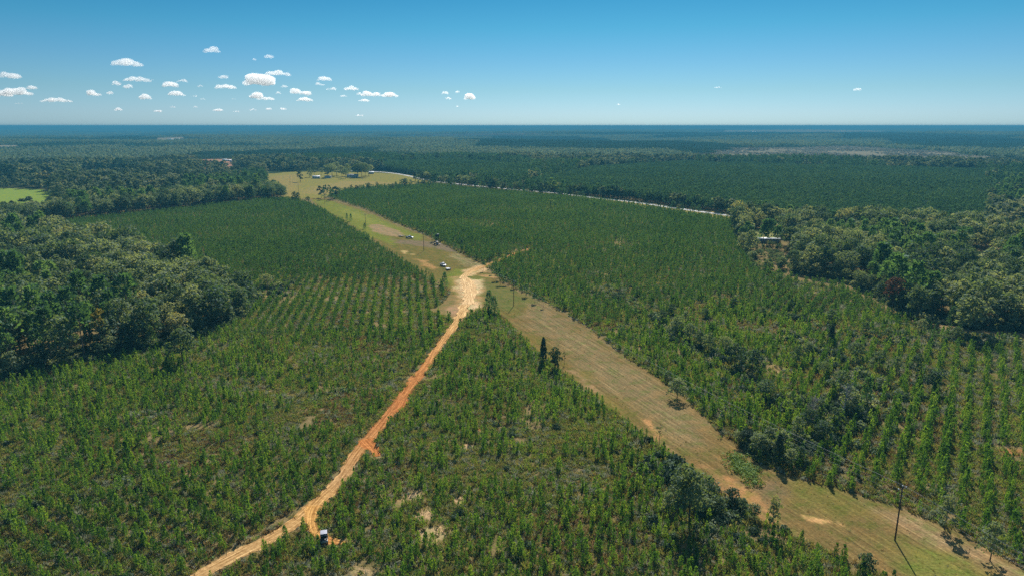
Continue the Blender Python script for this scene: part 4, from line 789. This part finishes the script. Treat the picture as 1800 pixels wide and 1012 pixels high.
# ------------------------------------------------------------------ single trees one can point at
def own_crown(mt, n_, rad, z0, lb, size=.06):
    c = MB(); crown_hw(c, n_, 1, rad, z0, lb, size); return c.mesh('crown', [mt])
def cone_crown(mt, n_, rad, z0=.05, size=.07):
    m = MB(); t = rng.random(n_)**.8; a = rng.random(n_)*6.283; r_ = rad*np.clip(1.05-t, 0, 1)**.6*np.sqrt(rng.uniform(.3, 1, n_))*(.8+.2*np.sin(a*3+t*14))
    c = np.stack([np.cos(a)*r_, np.sin(a)*r_, z0+(1-z0)*t*.97], 1); m.cards(c, np.stack([np.cos(a), np.sin(a), np.full(n_, .5)], 1)+rng.normal(0, .4, (n_, 3)), rng.uniform(.6, 1.3, n_)*size); return m.mesh('crown', [mt])
cedar = cone_crown(hwd_m, 700, .22); cedar2 = cone_crown(hwd_m, 700, .30)
for px, py, h, wid, kind, lab in [
    (860, 548, 9.5, .95, 'pine', 'taller of two pines at the tip between dirt road and clearing'), (869, 552, 8.0, 1.0, 'pine', 'shorter darker pine beside the tallest pine at the road tip'),
    (955, 640, 10, .9, 'cedar', 'tall narrow dark cedar on the left edge of the mown clearing'), (975, 650, 8.0, .75, 'dark', 'broader dark tree right of the tall cedar at the clearing edge'), (992, 640, 5, .6, 'thin', 'thin sparse sapling tree just right of the dark pair at the clearing'),
    (1190, 700, 6.8, 1.3, 'oak', 'lone leafy tree casting a shadow on the right edge of the clearing'), (1460, 606, 8.0, 1.0, 'cedar2', 'dark pointed cedar standing alone above the right plantation'),
    (1211, 925, 13.5, .9, 'big', 'tallest leafy tree with dark trunk near the bottom, left of the clearing'), (1357, 935, 8.5, .62, 'grey', 'slender grey-green tree beside the mown clearing near the bottom'),
    (1158, 785, 6.5, .7, 'thin', 'sparse young tree on the left clearing edge beside bare red soil'), (1367, 815, 8.2, .95, 'cedar2', 'dark cone-shaped cedar at right clearing edge above its long shadow'), (1312, 782, 5.0, 1.15, 'dark', 'rounded dark bush-like tree on the right clearing edge'),
    (1340, 800, 5.5, 1.2, 'oak', 'leafy tree between the round dark one and the dark cone at the clearing'), (1521, 1012, 5.0, 1.0, 'oak', 'small dark tree at the bottom edge left of the near power pole'),
    (1660, 930, 8.0, .85, 'grey', 'pale feathery tree on the right clearing edge behind the near power pole'), (1740, 985, 8.5, .8, 'oak', 'leafy tree at the right bottom edge of the clearing'),
    (322, 640, 13, 1.05, 'olive', 'lone olive-green tree standing in front of the left wood'), (180, 625, 17.5, .8, 'yellow', 'tree with bright yellow autumn crown at the front of the left wood'), (1568, 545, 15.0, .9, 'russet', 'tree with russet-red crown at the edge of the right wood'),
    (1700, 592, 17, 1.0, 'olive', 'big pale green tree with pointed top at the front of the right wood'), (1610, 562, 15, .9, 'olive', 'dark-trunked spreading tree at the front of the right wood'), (782, 504, 7.5, .95, 'pine', 'dark pine in front of the parked white pickup'), (610, 350+37, 6, .8, 'pine', 'left of two small pines on the bright grass strip'), (617, 389, 6.5, .8, 'pine', 'right of two small pines on the bright grass strip'),
    (641, 403, 5, .9, 'pine', 'small pine at the foot of the third power pole'), (765, 424, 9, .9, 'pine', 'pine beside the raised hunting blind'), (812, 434, 5, 1.1, 'cedar2', 'small dark conifer right of the tractor'),
    (968, 370, 11, 1.1, 'lime', 'yellow-green round tree sticking out of the right young stand')]:
    x, y = G(px, py); kw = {}
    kd = 1 if kind == 'pine' else 0
    cm = {'cedar': cedar, 'cedar2': cedar2}.get(kind)
    if kind == 'thin': cm = own_crown(hw_m, 90, .22, .3, 6)
    if kind == 'big': cm = own_crown(hw_m, 1100, .34, .18, 13, .055)
    if kind == 'grey': cm = own_crown(hw_m, 800, .30, .03, 12, .055)
    if kind == 'dark': cm = own_crown(hwd_m, 800, .44, .05, 10, .075)
    if kind == 'yellow': cm = own_crown(yel_m, 330, .20, .55, 5, .055)
    if kind == 'russet': cm = own_crown(rus_m, 650, .34, .35, 9, .06)
    if kind == 'lime': cm = own_crown(lim_m, 300, .40, .15, 7, .08)
    if kind == 'olive': cm = own_crown(hw_m, 1000, .36, .2, 12, .058)
    nm = {'pine': 'pine_tree', 'cedar': 'cedar_tree', 'cedar2': 'cedar_tree'}.get(kind, 'broadleaf_tree')
    put_tree(0, x, y, h, kd, 0, wid=wid, label=lab, name=nm, cm=cm)
# bare grey trees in the draw
def bare_tree(px, py, h, lab, twigs=120, name='dead_tree'):
    x, y = G(px, py); root = empty(name, (x, y, 0), 0, lab, 'dead tree'); m = MB(); trunk(m, h*.95, h*.022, .03, 0, 14, .25, .95, .28, 6); m.obj('trunk', [dead_m], root)
    if twigs:
        c = MB(); a = rng.random(twigs)*6.28; t = rng.uniform(.2, 1, twigs); r_ = h*.24*(1.1-t)*rng.random(twigs); b = np.stack([np.cos(a)*r_, np.sin(a)*r_, t*h*.9], 1)
        c.tufts(b, np.stack([np.cos(a), np.sin(a), rng.uniform(.1, .8, twigs)], 1), h*.13, h*.006); c.obj('twigs', [gry_m], root)
bare_tree(1425, 748, 9, 'bare grey dead tree with fine twigs in the brushy draw', 420); bare_tree(1370, 735, 5, 'thin pale dead snag left of the bare grey tree', 0); bare_tree(1482, 735, 11, 'bare forked dead tree right of the grey twiggy one', 90)
bare_tree(1265, 750, 5.5, 'thin bare saplings standing on the right clearing edge', 60)
# patch of bright vine in the clearing
vine = MB()
for k in range(150):
    u, v_ = rnd.gauss(0, .55), rnd.gauss(0, .5)
    cx, cyy = G(1305+u*26+v_*6, 822+v_*24+u*16); n_ = 26; q = rng.normal(size=(n_, 3)); q[:, 2] = abs(q[:, 2]); q /= np.linalg.norm(q, axis=1, keepdims=True); s_ = rnd.uniform(.5, 1.0)
    vine.cards(np.array([cx, cyy, .1])+q*s_*[1, 1, 1.2], q+rng.normal(0, .5, (n_, 3))+[0, 0, .3], rng.uniform(.2, .42, n_))
tag(vine.obj('vine_thicket', [lim_m]), 'bright green vine thicket lying in the mown clearing', 'thicket')

# ------------------------------------------------------------------ made things
white = plain('white_paint', (.75, .76, .78), .35, 0, .06, 3, .5); silver = plain('silver_paint', (.42, .44, .47), .35, .3, .08, 3, .5); glass = plain('dark_glass', (.02, .025, .035), .15, 0, .2, 3, .6)
rubber = plain('rubber', (.02, .02, .02), .85, 0, .2, 8); steel = plain('dark_steel', (.09, .09, .09), .55, .3, .3, 3); alloy = plain('alloy', (.5, .5, .52), .35, .7, .1, 5)
wood = plain('weathered_plank', (.40, .32, .23), .85, 0, .35, 2.5); pole_m = plain('pole_wood', (.085, .06, .042), .85, 0, .35, 1.0); ins_m = plain('pale_insulator', (.70, .72, .74), .3, 0, .05, 5, .5)
wire_m = plain('wire_metal', (.36, .36, .36), .8, 0, .05, 1, .1); lamp_m = plain('lamp_lens', (.8, .75, .65), .2, 0, .05, 5, .6); red_m = plain('red_lens', (.45, .03, .02), .25, 0, .05, 5)
orange = plain('tan_machine_paint', (.50, .36, .14), .5, 0, .2, 3); wall_w = plain('pale_siding', (.55, .56, .56), .7, 0, .12, 1); wall_shade = plain('tree_shade_siding', (.14, .19, .24), .7, 0, .15, 1)  # long house siding: tree shade below the roof is painted into its dark colour
roof_w = plain('white_metal_roof', (.80, .80, .80), .5, 0, .06, .6); roof_g = plain('grey_roof', (.26, .27, .28), .8, 0, .15, .8); roof_l = plain('pale_plastic_roof', (.40, .40, .46), .5, 0, .08, 2); camo = plain('dark_green_board', (.06, .075, .06), .85, 0, .3, 1.5)

def wheel(parent, x, y, r, wdt, nm='wheel'):
    m = MB(); m.tube((x, y-wdt/2, r), (x, y+wdt/2, r), r, r, 16); t = m.obj(nm, [rubber], parent)
    m = MB(); m.tube((x, y-wdt/2-.01, r), (x, y+wdt/2+.01, r), r*.55, r*.55, 12); m.obj('rim', [alloy], t)
def pickup(px, py, rz, paint, lab):
    x, y = G(px, py); root = empty('pickup_truck', (x, y, .13), rz, lab, 'pickup truck')
    b = MB(); b.prism([(-2.9, .55), (-2.85, 1.12), (-.75, 1.15), (1.15, 1.15), (2.65, 1.05), (2.9, .95), (2.92, .50), (2.2, .42), (-2.3, .42)], -.98, .98); b.obj('body', [paint], root, .06)
    c = MB(); c.prism([(-.85, 1.13), (-.62, 1.85), (.55, 1.88), (1.25, 1.13)], -.82, .82); c.obj('cab', [paint], root, .06)
    g = MB(); g.prism([(.66, 1.80), (.60, 1.86), (1.29, 1.17), (1.30, 1.12)], -.74, .74); g.obj('windshield', [glass], root)
    for s in (-1, 1):
        g = MB(); g.prism([(-.62, 1.22), (-.48, 1.74), (.45, 1.77), (.95, 1.22)], s*.80, s*.84); g.obj('side_window', [glass], root)
        l = MB(); l.box((2.88, s*.75, .88), (.12, .32, .18)); l.obj('headlight', [lamp_m], root); l = MB(); l.box((-2.9, s*.86, .95), (.08, .16, .30)); l.obj('tail_light', [red_m], root)
        for wx in (-1.85, 1.85): wheel(root, wx, s*.86, .40, .27)
    g = MB(); g.box((-.78, 0, 1.52), (.06, 1.3, .40)); g.obj('rear_window', [glass], root)
    bd = MB(); bd.box((-1.85, 0, 1.16), (1.9, 1.6, .05)); bd.obj('bed_floor', [steel], root)
    bm_ = MB(); bm_.box((2.98, 0, .55), (.14, 1.9, .22)); bm_.obj('bumper', [alloy], root, .03)
    return root
def trailer(px, py, rz, deck_m, lab, L=5.2):
    x, y = G(px, py); root = empty('flatbed_trailer', (x, y, .13), rz, lab, 'trailer')
    d = MB(); d.box((0, 0, .62), (L, 2.0, .08))
    for k in range(5): d.box((0, -.85+k*.42, .672), (L*.98, .36, .02))
    d.obj('deck', [deck_m], root)
    f = MB()
    for s in (-1, 1): f.box((0, s*1.03, .62), (L+.05, .06, .16))
    f.tube((L/2, .7, .55), (L/2+1.5, 0, .5), .05, .05); f.tube((L/2, -.7, .55), (L/2+1.5, 0, .5), .05, .05); f.box((-L/2-.03, 0, .62), (.06, 2.1, .16)); f.obj('frame', [steel], root)
    for s in (-1, 1):
        for wx in (-.75, .1): wheel(root, wx, s*1.18, .34, .2)
    r_ = MB(); 
    for s in (-.9, -.3, .3, .9): r_.tube((-L/2, s, .62), (-L/2-.25, s, 1.55), .03, .03)
    r_.tube((-L/2-.25, -.9, 1.55), (-L/2-.25, .9, 1.55), .03, .03); r_.obj('ramp', [steel], root)
rz = R(-20)
pickup(720, 419, rz, silver, 'silver grey pickup parked on the grass with a flatbed trailer behind it'); trailer(705.5, 416, rz-.15, wood, 'long plank-decked trailer behind the silver grey pickup')
pickup(779, 467.5, R(-62), white, 'white pickup with dark windows parked behind the dark pine'); trailer(788, 474, R(115), roof_w, 'short pale trailer behind the white pickup near the junction', 3.6)
def tractor(px, py, rz, lab):
    x, y = G(px, py); root = empty('tractor', (x, y, .13), rz, lab, 'tractor')
    b = MB(); b.box((.75, 0, 1.1), (1.6, .75, .7), top=(.95, .8)); b.box((-.3, 0, .85), (1.3, .8, .5)); b.obj('hood', [orange], root, .05)
    s = MB(); s.box((-.55, 0, 1.35), (.5, .5, .12)); s.box((-.8, 0, 1.62), (.12, .5, .5)); s.obj('seat', [rubber], root, .03)
    c = MB(); c.box((-.45, 0, 2.45), (1.6, 1.4, .10), top=(.9, .9)); c.obj('canopy', [roof_w], root, .03)
    f = MB()
    for a in (-.9, .05):
        for q in (-.55, .55): f.tube((a, q, 1.1), (a, q, 2.42), .035, .035)
    f.obj('roll_frame', [steel], root)
    for q in (-1, 1): wheel(root, -.65, q*.8, .78, .42, 'rear_wheel'); wheel(root, 1.25, q*.68, .45, .28, 'front_wheel')
    l = MB(); l.tube((.6, .5, 1.3), (2.0, .5, .6), .06, .06); l.tube((.6, -.5, 1.3), (2.0, -.5, .6), .06, .06); l.prism([(2.0, .1), (2.0, .75), (2.15, .75), (2.15, .25), (2.6, .12), (2.6, .05)], -.9, .9); l.obj('loader_bucket', [orange], root)
    d = MB(); d.box((-2.2, 0, .55), (1.5, 2.0, .22)); d.tube((-1.4, 0, .6), (-.8, 0, .7), .06, .06); d.obj('mower_deck', [steel], root, .04)
tractor(767, 431, R(172), 'tan tractor with white canopy and loader parked by the hunting blind')
def blind(px, py, lab):
    x, y = G(px, py); root = empty('hunting_blind', (x, y, 0), R(15), lab, 'hunting blind')
    b = MB(); b.box((0, 0, 4.1), (1.9, 1.9, 1.7)); b.obj('cabin', [camo], root); r_ = MB(); r_.box((0, 0, 5.05), (2.3, 2.3, .14), top=(.94, .94)); r_.obj('roof', [roof_g], root)
    for a in (-.85, .85):
        for q in (-.85, .85): l = MB(); l.tube((a*1.25, q*1.25, 0), (a, q, 3.3), .07, .06); l.obj('leg', [steel], root)
    w_ = MB(); w_.box((0, -.96, 4.35), (1.1, .04, .4)); w_.obj('window', [glass], root); l = MB()
    for q in (-.25, .25): l.tube((q, -1.9, 0), (q, -1.0, 3.3), .03, .03)
    for k in range(9): l.tube((-.25, -1.9+.9*k/9, 3.3*k/9+.1), (.25, -1.9+.9*k/9, 3.3*k/9+.1), .02, .02)
    l.obj('ladder', [steel], root)
blind(769, 424, 'grey-roofed box hunting blind on tall legs behind the tractor')
def utv(px, py, rz):
    x, y = G(px, py); root = empty('utility_vehicle', (x, y, .1), rz, 'small off-road buggy with flat white roof on the curved dirt spur', 'off-road buggy')
    b = MB(); b.prism([(-1.4, .45), (-1.4, .85), (-.4, .9), (-.35, .6), (.5, .6), (.6, .95), (1.3, .78), (1.4, .5)], -.68, .68); b.obj('body', [silver], root, .04)
    r_ = MB(); r_.box((0, 0, 2.0), (1.5, 1.35, .07), top=(.95, .95)); r_.obj('roof', [roof_l], root, .02); f = MB()
    for q in (-.66, .66): f.tube((-.45, q, .8), (-.6, q, 1.97), .03, .03); f.tube((.65, q, .9), (.5, q, 1.97), .03, .03)
    f.obj('roll_cage', [steel], root); s = MB(); s.box((-.1, 0, .78), (.5, 1.2, .14)); s.box((-.32, 0, 1.1), (.12, 1.2, .5)); s.obj('seat', [rubber], root, .03)
    w_ = MB(); w_.prism([(.62, .95), (.50, 1.95), (.53, 1.95), (.65, .95)], -.62, .62); w_.obj('windshield', [glass], root)
    for s_ in (-1, 1):
        for wx in (-.95, .95): wheel(root, wx, s_*.62, .33, .26)
    c = MB(); c.box((-.95, 0, .98), (.9, 1.2, .05))
    for s_ in (-1, 1): c.box((-.95, s_*.62, 1.08), (.9, .05, .22))
    c.obj('cargo_bed', [steel], root)
utv(570, 951, R(105))
# houses
def house(px, py, rz, L, W, hgt, wm, rm, lab, cat='house', rise=1.2, name='house', windows=4):
    x, y = G(px, py); z = float(height(x, y)); root = empty(name, (x, y, z), rz, lab, cat)
    m = MB(); m.box((0, 0, hgt/2), (L, W, hgt)); m.prism([(-L/2, hgt), (-L/2, hgt+.001), (L/2, hgt+.001), (L/2, hgt)], -W/2, W/2); m.obj('wall', [wm], root)
    r_ = MB(); e = .45; yy = W/2+e; v = [(-L/2-e, -yy, hgt), (L/2+e, -yy, hgt), (L/2+e, yy, hgt), (-L/2-e, yy, hgt), (-L/2-e, 0, hgt+rise), (L/2+e, 0, hgt+rise), (-L/2-e, -yy, hgt+.15), (L/2+e, -yy, hgt+.15), (L/2+e, yy, hgt+.15), (-L/2-e, yy, hgt+.15), (-L/2-e, 0, hgt+rise+.15), (L/2+e, 0, hgt+rise+.15)]
    r_.add(v, [(6, 7, 11, 10), (9, 10, 11, 8), (0, 1, 7, 6), (2, 3, 9, 8), (0, 6, 10, 9, 3), (1, 2, 8, 11, 7), (0, 3, 2, 1)]); r_.obj('roof', [rm], root)
    for s in (-1, 1):
        for k in range(windows):
            if s == -1 and k == windows//2: continue
            q = -L/2+L*(k+.5)/windows; f = MB(); f.box((q, s*(W/2+.03), hgt*.56), (1.1, .08, 1.15)); fr = f.obj('window', [white], root); g = MB(); g.box((q, s*(W/2+.08), hgt*.56), (.9, .04, .95)); g.obj('pane', [glass], fr)
    d = MB(); d.box((-L/2+L*(windows//2+.5)/windows, -W/2-.03, 1.03), (.95, .08, 2.05)); d.obj('door', [wood], root)
house(1350, 427, R(-12), 15, 4.6, 2.9, wall_shade, roof_w, 'long low house with bright white roof among trees at the right wood', rise=.6, windows=6)
house(1323, 430, R(20), 3, 2.6, 2.3, wall_w, roof_w, 'tiny white-roofed shed left of the long white-roofed house', 'shed', .4, 'shed', 1)
house(556, 314, R(8), 11, 7, 3, wall_w, roof_w, 'white-roofed farmhouse left of the farm group in the hay field', windows=3)
house(577, 313.5, R(-5), 9, 6, 2.8, wall_w, roof_g, 'small pale farm building in the middle under the big trees', windows=3)
house(620, 312, R(4), 17, 9, 3.2, wall_w, roof_g, 'wide grey-roofed farmhouse right of the farm group', rise=1.8, windows=5)
house(653, 306, R(4), 8, 6, 2.8, wall_w, roof_w, 'small white building at the right end of the farm trees', windows=2)
house(350, 264, R(20), 22, 14, 5, wall_w, roof_w, 'far large white barn in forest on the left below the horizon', 'barn', 2.5, 'barn', 3)
house(382, 251, R(0), 30, 18, 6, wall_w, roof_w, 'farthest white barn just below the left horizon', 'barn', 3, 'barn', 3)
house(300, 247, R(0), 30, 14, 5, wall_w, roof_w, 'leftmost far pale building in the small clearing near the horizon', 'barn', 2, 'barn', 3); house(312, 246, R(10), 24, 14, 5, wall_w, roof_w, 'right far pale building in the small clearing near the horizon', 'barn', 2, 'barn', 3)
house(401, 284, R(5), 14, 8, 3.2, wall_w, roof_w, 'white-roofed building at the right end of the red field', windows=3); house(395, 283, R(0), 9, 6, 3, wall_w, roof_w, 'smaller white building left of the one by the red field', windows=2)
house(408, 286, R(-8), 8, 6, 3, wall_w, roof_g, 'grey-roofed shed right of the buildings by the red field', 'shed', windows=2)
house(1325, 233, R(0), 70, 22, 7, wall_w, roof_w, 'far long white building on the pale field near the right horizon', 'barn', 3, 'barn', 3)

# power line
POLES = []
def pole(px, py, h, lab, world=None, lean=(0, 0)):
    x, y = world if world is not None else G(px, py); root = empty('power_pole', (x, y, 0), MOW, lab, 'power pole', None); root.rotation_euler = (lean[0], lean[1], MOW)
    m = MB(); m.tube((0, 0, -.1), (0, 0, h), .17, .11, 10); m.obj('pole', [pole_m], root); c = MB(); c.box((0, .16, h-.45), (.11, .10, .13)); c.box((.0, 0, h-.55), (.12, 2.3, .12)); c.obj('crossarm', [pole_m], root)
    for q, zz in ((-1.05, h-.49), (1.05, h-.49), (0, h)):
        i = MB(); i.tube((0, q, zz), (0, q, zz+.28), .13, .09, 8); i.obj('insulator', [ins_m], root)
    n_ = MB(); n_.tube((.1, 0, h-1.9), (.3, 0, h-1.9), .07, .07, 8); n_.obj('neutral_insulator', [ins_m], root)
    POLES.append((x, y, h, root))
a = np.array(G(1573, 949)); b = np.array(G(903, 537))
pole(0, 0, 11.5, 'power pole standing off past the lower right corner', world=tuple(a+(a-b)*.75))
pole(1573, 949, 11.8, 'nearest wooden power pole at lower right in the clearing, long shadow')
pole(903, 537, 11.5, 'second wooden power pole in mid clearing right of the dirt junction')
pole(745, 441, 11.8, 'wooden power pole between the silver pickup and the tractor')
pole(643, 400, 11.0, 'wooden power pole behind two small pines on the bright grass')
pole(571, 358, 11.0, 'wooden power pole at the far end of the clearing by the tall trees')
pole(525, 340, 11.0, 'slim power pole rising in front of the hay field, right of two')
pole(510, 325, 11.0, 'slim power pole in the hay field, left of two')
for wi, (q, dz, lab) in enumerate(((-1.05, -.26, 'left overhead wire running pole to pole above the clearing'), (0, .24, 'top middle overhead wire running pole to pole above the clearing'), (1.05, -.26, 'right overhead wire running pole to pole above the clearing'), (.0, -1.9, 'lower neutral wire running pole to pole above the clearing'))):
    m = MB(); pr = []
    for x, y, h, r_ in POLES:
        off = .3 if wi == 3 else 0
        pr.append(np.array([x-math.sin(MOW)*q+math.cos(MOW)*off, y+math.cos(MOW)*q+math.sin(MOW)*off, h+dz]))
    for p0, p1 in zip(pr[:-1], pr[1:]):
        L = np.linalg.norm(p1-p0); sag = L*L*8e-5; n_ = 14; pts = [p0+(p1-p0)*t-np.array([0, 0, 4*sag*t*(1-t)]) for t in np.linspace(0, 1, n_+1)]
        for u, v_ in zip(pts[:-1], pts[1:]): m.tube(u, v_, .015, .015, 4, 0, False)
    tag(m.obj('overhead_wire', [wire_m]), lab, 'wire', 'wires of the power line')

# ------------------------------------------------------------------ clouds
def cloud_mat(dens):
    m, n, out = nodes_of('cloud_vapour'); v = n.nodes.new('ShaderNodeVolumePrincipled'); v.inputs['Color'].default_value = (.97, .975, .98, 1); v.inputs['Density'].default_value = dens; v.inputs['Anisotropy'].default_value = .5
    n.links.new(v.outputs[0], out.inputs['Volume']); return m
cm_ = None
cdens = [.0004, .0008, .0016, .0034, .007]; cmats = [cloud_mat(q) for q in cdens]
CL = [(16,132,34,11),(30,160,40,14),(8,165,24,10),(57,154,16,7),(99,176,50,8),(222,110,50,13),(240,139,48,10),(268,140,6,3),(203,147,14,8),(225,152,18,7),(165,164,22,10),(194,163,10,6),(255,171,22,9),(299,149,28,11),(320,142,20,6),(311,165,30,9),(340,169,14,4),(372,88,29,11),(391,134,16,9),(396,152,38,10),(352,151,10,5),(357,174,10,4),(208,193,14,5),(276,195,15,6),(303,188,10,4),(343,188,8,4),(382,193,20,6),(411,174,9,3),(33,182,13,3),
      (472,98,14,10),(447,105,4,4),(455,139,56,24),(488,129,50,10),(499,152,14,5),(450,167,26,14),(468,173,34,7),(520,160,20,11),(537,163,22,10),(535,175,34,8),(570,139,32,9),(562,148,20,6),(586,156,9,6),(577,157,8,4),(618,155,28,9),(603,169,16,4),(632,165,14,7),(652,165,40,11),(685,166,32,11),(639,176,22,7),(489,164,12,4),(445,193,14,4),(473,191,10,6),(498,191,10,6),(415,196,14,4),(782,164,16,6),(788,173,12,5),(804,162,8,5),(825,171,20,11),(804,187,5,3),(632,203,16,4),(1507,157,12,6),(1087,184,8,3),(1262,154,16,3)]
for k, (px, py, w_, h_) in enumerate(CL):
    el = (221.5-(py+h_/2))/F; dist = min(1250/max(el, .02), 55000); dd = ray(px, py); dd = dd/np.hypot(dd[0], dd[1]); c0 = dd*dist; c0[2] += CAM_H; s = dist/F*.84
    me = bpy.data.meshes.new('cloud'); bm = bmesh.new(); nb = max(3, int(w_/4)); lr = random.Random(k*7+1)
    for j in range(nb):
        u = (j+.5)/nb*2-1; env = (1-abs(u)**1.7); r_ = (.30+.30*lr.random())*h_*s*(.5+.6*env)
        x = u*w_*.46*s; zz = -h_*.5*s+r_*.62+env*h_*s*lr.uniform(0, .38); yy = lr.uniform(-.4, .4)*h_*s
        bmesh.ops.create_icosphere(bm, subdivisions=3, radius=r_, matrix=Matrix.Translation((x, yy, zz)) @ Matrix.Diagonal((1.35, 1.3, .78, 1)))
    bm.to_mesh(me); bm.free(); me.materials.append(cmats[int(np.argmin([abs(math.log(2.6/(h_*s)/q)) for q in cdens]))])
    o = bpy.data.objects.new('cloud', me); COL.objects.link(o); o.location = c0; o.rotation_euler = (0, 0, -math.atan2(dd[0], dd[1]))
    r_ = o.modifiers.new('union', 'REMESH'); r_.mode = 'VOXEL'; r_.voxel_size = max(h_*s/16, w_*s/70)
    tx = bpy.data.textures.new('billow', 'CLOUDS'); tx.noise_scale = h_*s*.42; tx.noise_depth = 2
    dm = o.modifiers.new('billow', 'DISPLACE'); dm.texture = tx; dm.strength = h_*s*.26; dm.mid_level = .55; sm_ = o.modifiers.new('soften', 'SMOOTH'); sm_.iterations = 3; dm.texture_coords = 'LOCAL'
    side = 'far left' if px < 150 else 'left' if px < 340 else 'left of centre' if px < 700 else 'centre' if px < 900 else 'right'
    big = {(455,139): 'largest cloud with grey underside in the left sky', (372,88): 'highest small white cloud on the left', (1507,157): 'only small cloud in the right sky', (222,110): 'lone flat cloud high on the left', (16,132): 'small cloud touching the left frame edge'}.get((px, py))
    tag(o, big or 'small white puff cloud low in the sky, %s' % side, 'cloud', None if big else 'puff clouds, '+side)

# ------------------------------------------------------------------ haze
hm = MB(); S = 44000; hm.box((0, 0, (84-60)/2), (2*S, 2*S, 84+60)); m, n, out = nodes_of('air'); v = n.nodes.new('ShaderNodeVolumePrincipled')
v.inputs['Color'].default_value = (*HAZE_COL, 1); v.inputs['Density'].default_value = HAZE_DENS; v.inputs['Anisotropy'].default_value = 0.0; n.links.new(v.outputs[0], out.inputs['Volume'])
tag(hm.obj('haze', [m]), kind='stuff')
